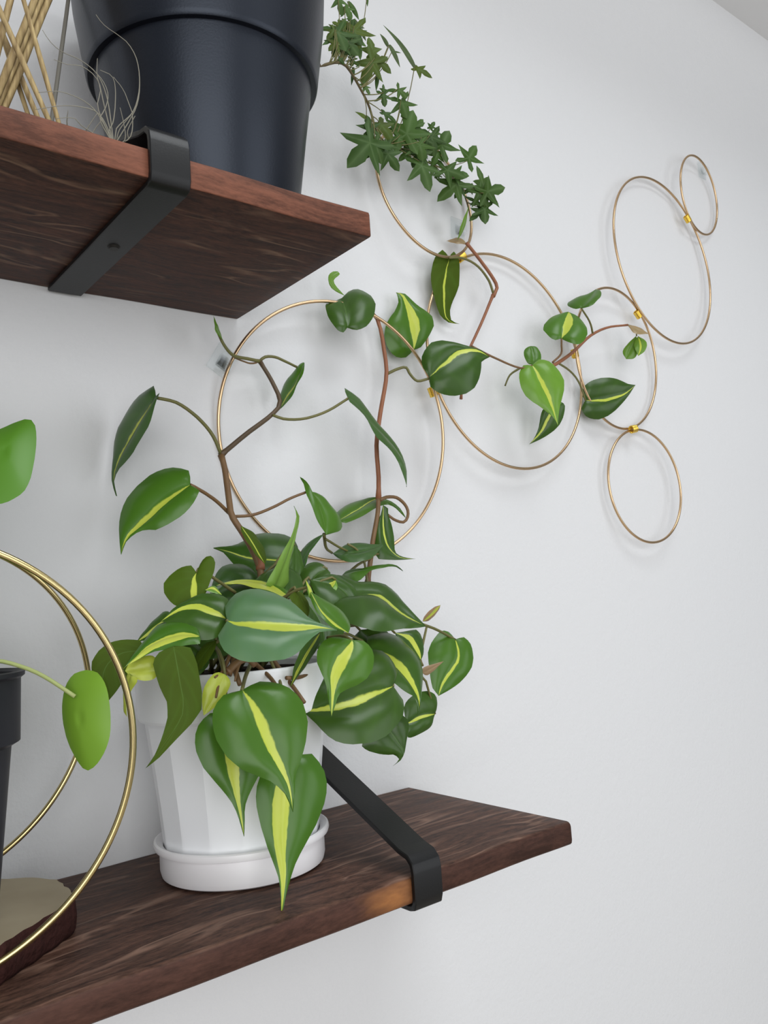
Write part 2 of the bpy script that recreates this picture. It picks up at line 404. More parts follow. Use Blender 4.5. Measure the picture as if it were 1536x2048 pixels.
# clear adhesive hooks
def wall_hook(c, ang, label, size):
    t = thing('wall_hook', label, 'hook', (c[0], -.001, c[1]), 'clear adhesive wall hooks')
    R = Matrix.Rotation(ang, 4, 'Y')
    def put(bm):
        for v in bm.verts: v.co = (R @ Vector(v.co)) * size + Vector((c[0], 0, c[1]))
    bm = bmesh.new(); box_bm(bm, -.010, .010, -.0026, -.0010, -.013, .013); bmesh.ops.bevel(bm, geom=list(bm.edges), offset=.0006, segments=2, affect='EDGES'); put(bm)
    bm_obj('backing_plate', bm, m_clear, t)
    prof = []
    for k in range(15):
        a = math.pi * (k / 14) 
        prof.append((-.0028 - .0045 * (1 - math.cos(a)), -.004 - .0055 * math.sin(a)))
    prof = [(-.0028, .003)] + prof + [(-.0118, .002)]
    vs = []; fs = []
    for x in (-.0045, .0045):
        for i, (y, z) in enumerate(prof): vs.append((x, y, z))
        for i, (y, z) in enumerate(prof): vs.append((x, y + (.0016 if i > len(prof) / 2 else 0) , z + .0016))
    m = len(prof)
    for i in range(m - 1):
        fs += [(i, i + 1, m + i + 1, m + i), (2 * m + i + 1, 2 * m + i, 3 * m + i, 3 * m + i + 1), (i + 1, i, 2 * m + i, 2 * m + i + 1), (m + i, m + i + 1, 3 * m + i + 1, 3 * m + i)]
    fs += [(0, m, 3 * m, 2 * m), (m - 1, 3 * m - 1, 4 * m - 1, 2 * m - 1)]
    bm = bmesh.new(); bv = [bm.verts.new(v) for v in vs]
    for q in fs: bm.faces.new([bv[i] for i in q])
    bmesh.ops.recalc_face_normals(bm, faces=bm.faces); put(bm)
    bm_obj('hook', bm, m_clear, t)
wall_hook((.204, .1645), math.radians(32), 'tilted clear plastic hook on the wall just below the upper shelf corner', 1.0)
wall_hook((.4885, .3415), math.radians(4), 'clear plastic hook on the wall below the ivy tip', .95)
wall_hook((1.004, .5490), math.radians(0), 'clear plastic hook at the smallest ring, far right', .95)

# ---------------------------------------------------------------- leaf builders
TONES = [(.033, .080, .011), (.058, .150, .013), (.15, .30, .03), (.052, .082, .004), (.050, .108, .032), (.35, .45, .04), (.36, .23, .13), (.085, .185, .082), (.20, .37, .06)]  # last but one is pale: sheen painted into the big centre leaf's colour
def vary(c, k=.12):
    f = 1 + random.uniform(-k, k); return tuple(q * f * (1 + random.uniform(-.05, .05)) for q in c)
def heart_leaf(name, M, L, Rr, n, stripe, tone, parent, mat):
    M, L, Rr = V3(M), V3(L), V3(Rr); n = Vector(n); NRW = len(M); K = 6
    def samp(A, s):
        x = min(max(s, 0), 1) * (len(A) - 1); i = min(int(x), len(A) - 2); return A[i].lerp(A[i + 1], x - i)
    rows = 18; vs = []; uvs = []; fs = []
    wmax = max((L[i] - M[i]).length + (Rr[i] - M[i]).length for i in range(NRW)) / 2
    narrow = min(1, wmax / .018)
    bulge = .05 if tone == 3 else .14
    for i in range(rows + 1):
        s = i / rows
        m = samp(M, s ** 1.35); l = samp(L, s); r = samp(Rr, s)
        for k in range(-K, K + 1):
            v = k / K
            q = m.lerp(r if v > 0 else l, abs(v))
            half = ((r if v > 0 else l) - m).length
            e = abs(v)
            # midrib sits in a shallow channel, blades bulge, rims turn back
            hgt = half * bulge * (math.sin(math.pi * min(e * .95, 1)) - .6 * e * e) * (.55 + .45 * narrow)
            hgt += wmax * .10 * math.sin(math.pi * s) + wmax * .02 * math.sin(s * 19 + k * .7) * e
            q = q + n * hgt
            if q.y > -.003: q.y = -.003
            vs.append(q); uvs.append((.5 + v / 2, s))
    W = 2 * K + 1
    for i in range(rows):
        for k in range(W - 1):
            fs.append((i * W + k, i * W + k + 1, i * W + W + k + 1, i * W + W + k))
    me = mesh(name, vs, fs); uvl = me.uv_layers.new(name='uv')
    for lp in me.loops: uvl.data[lp.index].uv = uvs[lp.vertex_index]
    o = link(name, me, mat, parent)
    o.color = (*vary(TONES[tone]), 1); o['stripe_left'] = float(stripe[0]); o['stripe_right'] = float(stripe[1])
    return o

IVY_HALF = {0: [(.10, -.10, 0), (.22, -.24, .2), (.44, -.30, 1), (.42, -.10, .3), (.17, .09, 0), (.36, .22, .2), (.70, .50, 1), (.48, .49, .3), (.17, .43, 0), (.22, .60, .2), (.15, .84, .6)],
            2: [(.08, -.06, 0), (.18, -.14, .2), (.30, -.12, .5), (.34, .04, .3), (.22, .14, 0), (.36, .24, .2), (.64, .46, 1), (.44, .47, .3), (.18, .44, 0), (.23, .60, .2), (.14, .84, .6)],
            1: [(.10, -.04, 0), (.20, .0, 0), (.28, .1, 0), (.32, .22, 0), (.33, .34, 0), (.31, .46, 0), (.28, .58, 0), (.22, .70, 0), (.16, .80, .2), (.10, .88, .4), (.05, .95, .7)]}
IVY_TONES = [(.027, .064, .009), (.042, .094, .012), (.065, .13, .022), (.085, .115, .012), (.080, .110, .048)]
def ivy_leaf(B, T, n, wf, tone, kind, parent):
    B, T, n = V3(B)[0], V3(T)[0], Vector(n).normalized()
    e = T - B; ln = e.length; e = e / ln; ln *= 1.14; s = e.cross(n).normalized(); n = s.cross(e)
    half = IVY_HALF[kind]
    out = [(0, 0, .6)] + [(x * wf, y, c) for x, y, c in half] + [(0, 1, 1)] + [(-x * wf, y, c) for x, y, c in half[::-1]]
    ctr = (0, .2); curl = random.uniform(.05, .3); fold = random.uniform(.1, .35); tw = random.uniform(-.15, .15)
    def pt(x, y):
        z = -curl * (y - .2) ** 2 - fold * abs(x) * .6 + tw * x * y + .05 * math.sin(6 * x + 4 * y)
        q = B + (s * x + e * y + n * z) * ln
        if q.y > -.004: q.y = -.004
        return q
    vs = [pt(*ctr)]; uvs = [(1, .2)]; fs = []; m = len(out)
    for f in (.5, 1):
        for x, y, c in out:
            vs.append(pt(ctr[0] + (x - ctr[0]) * f, ctr[1] + (y - ctr[1]) * f)); uvs.append((c if f == 1 else .35 + .65 * c, y))
    for k in range(m):
        j = (k + 1) % m
        fs.append((0, 1 + k, 1 + j)); fs.append((1 + k, 1 + m + k, 1 + m + j, 1 + j))
    me = mesh('leaf', vs, fs); uvl = me.uv_layers.new(name='uv')
    for lp in me.loops: uvl.data[lp.index].uv = uvs[lp.vertex_index]
    o = link('leaf', me, m_ivy, parent); o.color = (*vary(IVY_TONES[tone], .18), 1)
    return o, B

# ---------------------------------------------------------------- philodendron in the white pot
PC = (.1597, -.0777)
ph = thing('potted_philodendron', 'trailing green and lime philodendron in a ribbed white pot on the lower shelf', 'plant', (PC[0], PC[1], ZL1))
Z = ZL1 + .0006
lathe('saucer', [(.0515, Z), (.0535, Z + .0012), (.0545, Z + .005), (.0545, Z + .0175), (.0575, Z + .0185), (.0582, Z + .0205), (.0578, Z + .0225), (.0565, Z + .0232), (.0545, Z + .0222), (.0520, Z + .0205), (.0505, Z + .004), (.02, Z + .003)], m_saucer, PC, ph, 96)
F = 16
def facet(a, z, r):
    if Z + .018 < z < -.1065 and r > .051:
        w = 2 * math.pi / F; q = ((a + .10) % w) - w / 2
        return r * math.cos(w / 2) / math.cos(q) * 1.006
    return r
lathe('pot', [(.0480, Z + .0035), (.0500, Z + .006), (.0518, Z + .021), (.0540, Z + .045), (.0575, Z + .075), (.0606, -.1085), (.0608, -.1068), (.0640, -.1062), (.0648, -.1045), (.0656, -.090), (.0664, -.0775), (.0660, -.0758), (.0645, -.0756), (.0632, -.0775), (.0615, -.10), (.050, -.104)], m_white, PC, ph, 192, facet, 14)
disc('soil', (PC[0], PC[1], -.0815), .0622, m_soil, ph, .003)
CROWN = set('p10 p11 p13b p14 p15 p18 p18b p21 p22 p31 p32 p34 p35 p37 p39 p40 p41 f1 f2 f3 f4 f5 f6'.split())
LEAVES = [
["p1",[1166,-670,1098,1152,-613,1042,1137,-555,985,1123,-493,930,1109,-424,876,1095,-354,823,1080,-285,767,1065,-223,707,1049,-179,642,1032,-200,560,1016,-264,474],[1166,-670,1098,1188,-591,1216,1180,-416,1208,1164,-290,1156,1145,-184,1090,1125,-115,1008,1103,-93,909,1081,-94,805,1058,-112,698,1036,-155,588,1016,-264,474],[1166,-670,1098,1176,-714,1137,1157,-703,1049,1138,-676,967,1120,-635,889,1102,-571,819,1086,-484,757,1070,-363,708,1055,-239,657,1036,-199,577,1016,-264,474],[-0.977,-0.038,0.21],[0.05,0.05],4],
["p2",[1373,-700,499,1324,-679,457,1274,-658,414,1225,-638,371,1177,-621,326,1130,-605,280,1083,-588,236,1035,-565,197,986,-543,160,947,-540,105,920,-554,40],[1373,-700,499,1397,-655,608,1333,-572,646,1254,-506,631,1176,-457,591,1104,-430,525,1039,-418,444,986,-425,351,950,-455,248,934,-504,143,920,-554,40],[1373,-700,499,1413,-763,458,1372,-774,377,1318,-762,311,1258,-738,259,1197,-708,215,1134,-668,183,1076,-605,196,1015,-565,167,959,-546,113,920,-554,40],[-0.627,-0.665,0.407],[0.1,0.06],1],
["p3",[2581,-381,1545,2565,-377,1508,2550,-376,1470,2534,-372,1432,2520,-365,1397,2509,-346,1367,2501,-310,1344,2495,-269,1325,2487,-236,1301,2478,-207,1275,2468,-179,1248],[2581,-381,1545,2607,-369,1607,2617,-319,1625,2605,-272,1590,2595,-215,1561,2585,-159,1529,2571,-120,1489,2552,-96,1442,2531,-85,1388,2502,-116,1321,2468,-179,1248],[2581,-381,1545,2604,-377,1601,2589,-409,1570,2562,-432,1507,2541,-427,1456,2524,-407,1411,2507,-383,1367,2491,-358,1324,2477,-321,1287,2471,-257,1264,2468,-179,1248],[-0.923,0.047,0.381],[0.05,0.12],1],
["p4",[2934,-500,1311,2999,-501,1243,3063,-502,1174,3136,-498,1107,3231,-474,1050,3347,-433,999,3442,-412,937,3503,-420,860,3510,-471,765,3425,-590,649,3312,-727,532],[2934,-500,1311,2910,-538,1272,3015,-507,1217,3087,-505,1145,3106,-550,1049,3150,-572,964,3270,-532,909,3378,-504,846,3427,-524,760,3377,-621,646,3312,-727,532],[2934,-500,1311,2959,-418,1426,3126,-337,1393,3192,-354,1296,3268,-362,1203,3352,-364,1113,3466,-342,1033,3573,-327,948,3599,-378,833,3491,-529,685,3312,-727,532],[0.462,-0.766,0.446],[0,0],4],
["p5",[2401,-620,488,2408,-635,453,2416,-650,419,2423,-664,384,2430,-679,349,2435,-695,314,2438,-711,279,2437,-729,242,2434,-748,205,2429,-767,169,2425,-785,132],[2401,-620,488,2379,-595,551,2358,-570,614,2366,-577,595,2363,-613,523,2355,-649,451,2358,-681,382,2366,-711,316,2378,-739,251,2395,-765,189,2425,-785,132],[2401,-620,488,2479,-601,486,2535,-602,456,2577,-611,417,2607,-625,370,2632,-643,321,2655,-661,271,2663,-685,217,2600,-726,164,2512,-756,148,2425,-785,132],[0.218,-0.88,0.423],[0,0],1],
["p6",[2832,-400,286,2940,-353,321,3052,-305,358,3170,-250,399,3296,-180,449,3423,-118,495,3520,-109,506,3573,-150,483,3584,-227,436,3560,-326,373,3534,-424,311],[2832,-400,286,2905,-268,372,3040,-185,432,3169,-134,471,3292,-100,499,3409,-77,519,3510,-81,523,3578,-121,502,3619,-186,464,3601,-294,395,3534,-424,311],[2832,-400,286,2858,-449,257,2950,-429,275,3057,-387,307,3171,-337,345,3290,-281,386,3413,-224,428,3524,-192,454,3556,-247,422,3541,-339,364,3534,-424,311],[-0.048,-0.527,0.848],[0.03,0.14],1],
["p7",[3391,-300,435,3368,-317,366,3345,-333,298,3325,-351,230,3312,-371,162,3308,-395,97,3320,-422,37,3350,-453,-12,3394,-484,-48,3452,-513,-59,3515,-539,-62],[3391,-300,435,3348,-315,351,3290,-319,276,3244,-331,196,3215,-351,112,3198,-375,29,3204,-407,-46,3279,-441,-57,3356,-475,-63,3435,-507,-65,3515,-539,-62],[3391,-300,435,3426,-325,408,3404,-342,339,3411,-369,275,3405,-392,208,3394,-413,140,3378,-432,73,3362,-451,6,3398,-481,-34,3455,-510,-51,3515,-539,-62],[-0.356,-0.874,0.331],[0.02,0.14],0],
["p8",[2680,-500,8,2713,-525,3,2745,-551,-3,2777,-576,-8,2814,-596,-10,2855,-610,-7,2902,-616,2,2953,-616,15,3005,-614,30,3058,-612,45,3111,-611,59],[2680,-500,8,2737,-483,33,2794,-469,55,2850,-456,77,2901,-458,90,2940,-478,88,2973,-506,82,3007,-532,76,3042,-558,71,3076,-585,65,3111,-611,59],[2680,-500,8,2672,-567,-31,2677,-625,-62,2705,-663,-76,2741,-694,-83,2783,-717,-85,2837,-723,-74,2898,-716,-55,2965,-695,-25,3037,-656,15,3111,-611,59],[-0.223,-0.473,0.852],[0,0],4],
["p9",[2714,-550,-177,2750,-586,-172,2786,-622,-167,2823,-658,-162,2859,-693,-156,2898,-726,-150,2938,-756,-144,2977,-789,-137,3016,-820,-131,3023,-889,-140,2966,-1016,-176],[2714,-550,-177,2801,-503,-144,2844,-532,-136,2869,-589,-137,2894,-643,-139,2931,-681,-134,2974,-710,-126,3015,-743,-119,3053,-780,-114,3032,-880,-135,2966,-1016,-176],[2714,-550,-177,2645,-706,-221,2627,-809,-242,2680,-824,-229,2763,-788,-200,2842,-761,-172,2902,-769,-156,2953,-791,-145,2992,-828,-139,3008,-895,-145,2966,-1016,-176],[-0.277,-0.149,0.949],[0,0],1],
["p44",[3092,-350,1984,3100,-336,2015,3108,-322,2047,3116,-308,2079,3123,-293,2111,3131,-279,2143,3137,-264,2175,3143,-249,2207,3148,-234,2240,3153,-219,2272,3158,-203,2304],[3092,-350,1984,3044,-360,1929,2998,-338,1937,2976,-306,1980,2967,-273,2034,2964,-241,2093,2970,-209,2156,2988,-180,2224,3042,-187,2249,3099,-198,2271,3158,-203,2304],[3092,-350,1984,3153,-390,1953,3235,-410,1976,3316,-400,2053,3386,-378,2145,3431,-341,2248,3435,-292,2342,3398,-243,2405,3330,-204,2428,3241,-193,2383,3158,-203,2304],[-0.327,-0.832,0.448],[0,0],0],
["p45",[4026,-142,1963,4019,-141,2024,4012,-141,2084,4005,-140,2144,3997,-139,2204,3989,-138,2264,3979,-137,2324,3968,-135,2383,3955,-133,2442,3936,-130,2498,3879,-118,2516],[4026,-142,1963,3954,-126,1888,3856,-105,1871,3774,-89,1912,3736,-82,1991,3724,-80,2081,3736,-84,2174,3789,-96,2259,3859,-112,2336,3899,-121,2428,3879,-118,2516],[4026,-142,1963,4098,-157,1986,4162,-172,2063,4222,-185,2143,4269,-196,2229,4244,-192,2310,4175,-178,2364,4098,-162,2409,4027,-148,2460,3961,-135,2515,3879,-118,2516],[-0.205,-0.979,-0.012],[0.06,0.28],1],
["p46",[3877,-500,1592,3932,-514,1641,3987,-529,1691,4044,-544,1741,4101,-558,1791,4162,-576,1835,4229,-599,1858,4298,-625,1868,4365,-652,1865,4420,-679,1836,4471,-704,1798],[3877,-500,1592,3835,-471,1671,3827,-453,1765,3879,-460,1859,3956,-479,1934,4050,-513,1950,4140,-552,1931,4229,-591,1909,4321,-630,1892,4406,-669,1861,4471,-704,1798],[3877,-500,1592,3862,-508,1501,3915,-539,1439,3995,-575,1413,4083,-611,1408,4175,-644,1427,4261,-671,1479,4323,-683,1561,4360,-683,1656,4383,-677,1753,4471,-704,1798],[-0.366,-0.92,0.143],[0.03,0.1],0],
["p47",[4582,-162,2987,4547,-152,2906,4514,-142,2826,4492,-132,2746,4482,-122,2666,4484,-113,2589,4491,-103,2512,4505,-94,2436,4537,-85,2367,4625,-82,2339,4734,-83,2346],[4582,-162,2987,4502,-171,3061,4393,-160,2976,4336,-147,2868,4320,-133,2760,4334,-121,2657,4362,-108,2557,4403,-97,2461,4469,-86,2376,4584,-81,2331,4734,-83,2346],[4582,-162,2987,4637,-172,3072,4705,-164,3008,4722,-153,2918,4717,-142,2822,4701,-130,2726,4663,-118,2630,4615,-106,2535,4580,-94,2439,4611,-84,2358,4734,-83,2346],[-0.002,-0.993,-0.122],[0.03,0.1],3],
["p50",[5368,-450,1891,5377,-467,1823,5386,-484,1756,5396,-501,1689,5410,-520,1624,5425,-539,1560,5439,-558,1496,5451,-576,1431,5460,-593,1365,5469,-609,1299,5478,-626,1233],[5368,-450,1891,5290,-412,1904,5223,-397,1823,5195,-402,1727,5198,-421,1634,5225,-449,1551,5272,-484,1483,5337,-523,1434,5398,-561,1379,5450,-597,1315,5478,-626,1233],[5368,-450,1891,5444,-472,1960,5533,-515,1947,5598,-555,1892,5636,-588,1813,5649,-612,1719,5628,-621,1619,5586,-620,1522,5535,-615,1428,5502,-618,1331,5478,-626,1233],[-0.411,-0.896,0.17],[0.04,0.12],2],
["p50b",[5503,-350,1939,5510,-347,1961,5517,-344,1984,5525,-340,2006,5531,-337,2029,5536,-332,2051,5540,-327,2074,5543,-322,2096,5546,-316,2118,5549,-311,2141,5551,-305,2163],[5503,-350,1939,5478,-334,1945,5456,-318,1957,5448,-306,1984,5446,-295,2015,5448,-285,2047,5453,-278,2080,5469,-276,2112,5493,-281,2138,5522,-292,2154,5551,-305,2163],[5503,-350,1939,5533,-362,1952,5564,-375,1965,5592,-383,1987,5608,-381,2021,5615,-374,2055,5617,-364,2089,5613,-352,2121,5603,-338,2148,5580,-321,2161,5551,-305,2163],[-0.462,-0.845,0.27],[0,0],1],
["p51",[5952,-400,2274,5977,-393,2309,6002,-385,2345,6028,-378,2381,6054,-370,2417,6080,-363,2453,6106,-356,2489,6132,-348,2525,6159,-341,2562,6186,-333,2599,6213,-326,2636],[5952,-400,2274,5889,-374,2254,5851,-334,2278,5835,-291,2329,5834,-249,2392,5883,-233,2463,5950,-239,2519,6019,-249,2568,6086,-268,2603,6150,-296,2622,6213,-326,2636],[5952,-400,2274,5980,-448,2228,6013,-495,2187,6070,-535,2181,6144,-550,2230,6214,-543,2306,6259,-515,2392,6275,-472,2473,6268,-424,2539,6248,-375,2595,6213,-326,2636],[-0.464,-0.741,0.486],[0.08,0.25],1],
["p52",[6354,-400,2682,6385,-403,2704,6415,-408,2726,6445,-412,2748,6477,-413,2772,6510,-412,2799,6546,-407,2830,6583,-399,2863,6621,-389,2898,6660,-379,2933,6698,-370,2968],[6354,-400,2682,6322,-356,2678,6324,-288,2712,6343,-212,2764,6408,-185,2829,6461,-210,2858,6505,-246,2875,6546,-285,2889,6588,-322,2904,6638,-351,2930,6698,-370,2968],[6354,-400,2682,6365,-439,2671,6380,-476,2665,6412,-496,2681,6454,-506,2709,6500,-512,2743,6549,-512,2781,6603,-500,2830,6662,-466,2892,6699,-416,2946,6698,-370,2968],[-0.579,-0.357,0.733],[0,0],1],
["p53",[7509,-300,2554,7498,-291,2526,7486,-281,2499,7475,-272,2471,7463,-262,2443,7452,-253,2416,7440,-244,2388,7429,-234,2361,7417,-225,2333,7406,-215,2306,7394,-206,2278],[7509,-300,2554,7488,-281,2532,7468,-261,2511,7448,-243,2488,7428,-226,2463,7409,-209,2438,7391,-193,2411,7377,-181,2380,7376,-182,2344,7385,-194,2311,7394,-206,2278],[7509,-300,2554,7517,-311,2515,7525,-322,2476,7524,-325,2435,7516,-320,2395,7504,-311,2356,7490,-300,2318,7473,-285,2285,7448,-261,2268,7421,-234,2273,7394,-206,2278],[-0.711,-0.701,0.058],[0,0],2],
["p53b",[7490,-340,2539,7492,-344,2513,7494,-349,2488,7497,-354,2462,7499,-358,2436,7498,-361,2410,7493,-360,2383,7484,-357,2358,7473,-351,2334,7460,-345,2310,7449,-339,2286],[7490,-340,2539,7476,-333,2516,7461,-324,2493,7447,-317,2469,7436,-312,2444,7431,-311,2416,7431,-315,2389,7435,-320,2363,7440,-327,2338,7445,-333,2312,7449,-339,2286],[7490,-340,2539,7511,-358,2519,7533,-376,2500,7552,-393,2477,7562,-403,2446,7557,-403,2410,7544,-398,2375,7527,-389,2344,7503,-375,2320,7476,-357,2303,7449,-339,2286],[-0.584,-0.806,0.092],[0.2,0.1],2],
["p54",[6655,-111,1719,6718,-139,1724,6782,-166,1728,6846,-194,1735,6910,-222,1745,6973,-251,1757,7037,-279,1773,7099,-308,1793,7157,-335,1821,7210,-362,1859,7262,-388,1898],[6655,-111,1719,6603,-95,1782,6622,-111,1863,6679,-141,1924,6757,-178,1959,6841,-216,1980,6928,-254,1983,7015,-290,1973,7098,-322,1946,7175,-351,1907,7262,-388,1898],[6655,-111,1719,6602,-80,1636,6632,-84,1547,6720,-117,1502,6820,-159,1497,6913,-203,1537,6997,-244,1593,7072,-283,1661,7140,-319,1737,7202,-354,1817,7262,-388,1898],[-0.391,-0.916,-0.09],[0.0,0.16],0],
["p55",[5845,-302,1551,5825,-280,1510,5805,-259,1469,5785,-237,1428,5767,-216,1385,5754,-197,1340,5739,-178,1296,5717,-155,1257,5691,-132,1220,5664,-108,1184,5638,-84,1147],[5845,-302,1551,5796,-273,1542,5749,-244,1528,5725,-220,1486,5719,-203,1435,5717,-188,1382,5712,-172,1331,5703,-154,1280,5690,-134,1230,5668,-110,1186,5638,-84,1147],[5845,-302,1551,5905,-344,1586,5955,-363,1556,5960,-346,1480,5949,-321,1407,5920,-288,1342,5876,-250,1287,5822,-209,1243,5764,-168,1207,5701,-126,1176,5638,-84,1147],[-0.466,-0.856,-0.224],[0.02,0.16],0],
["p10",[2275,-550,-55,2218,-523,-48,2161,-496,-42,2105,-469,-36,2049,-442,-29,1995,-413,-20,1944,-380,-5,1906,-336,25,1865,-294,52,1819,-256,74,1772,-218,95],[2275,-550,-55,2357,-503,23,2391,-431,108,2353,-361,165,2286,-311,191,2208,-273,201,2119,-255,186,2027,-264,142,1936,-264,109,1852,-246,97,1772,-218,95],[2275,-550,-55,2224,-610,-135,2143,-613,-168,2066,-595,-178,1993,-569,-178,1934,-527,-157,1886,-474,-122,1851,-414,-74,1831,-346,-13,1815,-277,52,1772,-218,95],[-0.251,-0.688,0.681],[0.0,0.16],0],
["p11",[1880,-700,-198,1841,-693,-199,1803,-686,-199,1765,-679,-199,1726,-674,-201,1685,-673,-207,1644,-675,-217,1603,-679,-228,1563,-685,-241,1522,-691,-254,1482,-696,-266],[1880,-700,-198,1891,-645,-143,1886,-592,-93,1848,-557,-66,1799,-532,-52,1741,-520,-50,1677,-528,-69,1615,-556,-108,1564,-600,-159,1520,-647,-212,1482,-696,-266],[1880,-700,-198,1843,-745,-248,1805,-788,-296,1752,-812,-329,1698,-816,-342,1646,-812,-348,1596,-806,-351,1549,-795,-349,1509,-773,-336,1482,-742,-310,1482,-696,-266],[-0.128,-0.687,0.715],[0,0],4],
["p12",[1813,-1000,-263,1838,-1000,-206,1864,-999,-149,1891,-999,-92,1920,-997,-34,1951,-994,24,1982,-991,82,2012,-989,141,2041,-987,201,2028,-1009,261,1986,-1045,316],[1813,-1000,-263,1716,-1060,-233,1745,-1059,-173,1787,-1050,-115,1830,-1041,-56,1874,-1031,3,1921,-1020,63,1970,-1008,124,2009,-1002,187,2020,-1012,253,1986,-1045,316],[1813,-1000,-263,1937,-929,-274,1996,-907,-231,1972,-938,-160,1970,-956,-89,1980,-968,-19,2003,-972,50,2026,-976,119,2052,-978,189,2055,-994,259,1986,-1045,316],[0.47,-0.858,-0.208],[0,0],8],
["p13",[2397,-800,139,2377,-781,115,2357,-760,91,2336,-742,67,2316,-729,40,2294,-722,10,2272,-721,-22,2251,-723,-55,2229,-729,-89,2208,-743,-124,2188,-758,-160],[2397,-800,139,2381,-755,129,2362,-718,113,2341,-687,92,2320,-661,68,2297,-644,39,2273,-643,3,2249,-656,-36,2226,-679,-78,2206,-718,-119,2188,-758,-160],[2397,-800,139,2376,-790,111,2355,-780,82,2334,-768,55,2313,-757,28,2292,-750,-1,2271,-753,-34,2250,-766,-69,2229,-770,-102,2208,-765,-131,2188,-758,-160],[-0.818,-0.174,0.549],[0,0],4],
["p13b",[2165,-750,64,2160,-757,35,2155,-764,7,2150,-770,-21,2144,-777,-49,2138,-784,-77,2131,-791,-105,2124,-797,-132,2117,-804,-160,2110,-811,-187,2103,-817,-215],[2165,-750,64,2134,-757,39,2107,-764,13,2089,-772,-18,2075,-780,-50,2063,-787,-81,2053,-795,-113,2046,-803,-145,2051,-810,-175,2075,-814,-196,2103,-817,-215],[2165,-750,64,2185,-755,38,2200,-761,10,2205,-769,-22,2205,-776,-54,2204,-784,-87,2201,-792,-120,2194,-800,-152,2175,-807,-182,2139,-813,-200,2103,-817,-215],[0.033,-0.973,0.228],[0,0],0],
["p14",[2339,-900,-131,2313,-896,-145,2286,-890,-158,2259,-887,-172,2233,-886,-190,2209,-891,-212,2186,-899,-236,2164,-909,-261,2143,-919,-286,2122,-929,-311,2101,-939,-336],[2339,-900,-131,2335,-860,-93,2313,-824,-71,2275,-800,-74,2233,-785,-87,2192,-789,-119,2160,-808,-162,2136,-836,-207,2117,-867,-252,2105,-902,-295,2101,-939,-336],[2339,-900,-131,2344,-928,-156,2329,-947,-186,2301,-953,-211,2272,-956,-234,2243,-958,-256,2215,-961,-279,2187,-963,-301,2158,-961,-319,2129,-951,-328,2101,-939,-336],[-0.437,-0.642,0.63],[0,0],0],
["p15",[2339,-1000,-217,2320,-1000,-230,2301,-1000,-243,2282,-1000,-256,2263,-1000,-269,2244,-998,-281,2226,-996,-292,2207,-993,-302,2188,-989,-311,2170,-984,-320,2152,-980,-329],[2339,-1000,-217,2326,-980,-210,2312,-960,-204,2292,-949,-208,2270,-945,-219,2249,-944,-233,2227,-944,-249,2206,-947,-266,2186,-956,-286,2169,-968,-308,2152,-980,-329],[2339,-1000,-217,2329,-1024,-244,2318,-1047,-270,2297,-1058,-293,2272,-1059,-311,2248,-1056,-325,2223,-1051,-338,2200,-1041,-346,2179,-1025,-347,2162,-1005,-343,2152,-980,-329],[-0.47,-0.557,0.685],[0.7,0.5],2],
["p16",[2362,-1050,-377,2438,-1054,-371,2515,-1061,-366,2590,-1070,-364,2645,-1103,-379,2664,-1164,-417,2665,-1234,-463,2677,-1298,-504,2706,-1350,-535,2740,-1398,-562,2774,-1446,-590],[2362,-1050,-377,2423,-905,-274,2476,-755,-169,2518,-803,-196,2566,-895,-251,2687,-922,-255,2780,-979,-282,2817,-1081,-344,2801,-1207,-430,2779,-1332,-515,2774,-1446,-590],[2362,-1050,-377,2258,-1029,-375,2180,-1063,-406,2192,-1164,-471,2224,-1251,-525,2274,-1323,-567,2342,-1379,-596,2436,-1409,-605,2541,-1429,-605,2649,-1448,-606,2774,-1446,-590],[-0.095,-0.548,0.831],[0.01,0.16],0],
["p17",[3614,-850,-759,3606,-860,-809,3598,-870,-858,3585,-879,-907,3553,-883,-950,3507,-882,-983,3465,-883,-1020,3424,-883,-1057,3387,-886,-1096,3362,-891,-1140,3342,-898,-1185],[3614,-850,-759,3581,-829,-694,3512,-810,-670,3437,-807,-716,3375,-809,-774,3332,-817,-841,3312,-830,-913,3306,-845,-985,3303,-861,-1056,3302,-877,-1127,3342,-898,-1185],[3614,-850,-759,3699,-862,-742,3746,-882,-794,3756,-900,-863,3742,-914,-933,3701,-921,-998,3642,-923,-1053,3574,-921,-1100,3498,-915,-1133,3420,-907,-1161,3342,-898,-1185],[-0.177,-0.959,0.221],[0.02,0.12],1],
["p18",[2432,-1200,-730,2476,-1222,-768,2521,-1243,-806,2564,-1266,-845,2600,-1292,-888,2626,-1323,-934,2644,-1356,-982,2657,-1390,-1031,2664,-1427,-1081,2652,-1467,-1132,2594,-1511,-1179],[2432,-1200,-730,2484,-1125,-641,2624,-1091,-623,2755,-1084,-641,2837,-1113,-698,2883,-1161,-771,2890,-1223,-855,2849,-1295,-944,2770,-1370,-1027,2683,-1442,-1105,2594,-1511,-1179],[2432,-1200,-730,2397,-1248,-786,2385,-1290,-840,2412,-1320,-886,2447,-1345,-927,2488,-1368,-966,2531,-1390,-1005,2580,-1410,-1041,2627,-1430,-1077,2623,-1468,-1128,2594,-1511,-1179],[0.123,-0.795,0.594],[0.14,0.08],0],
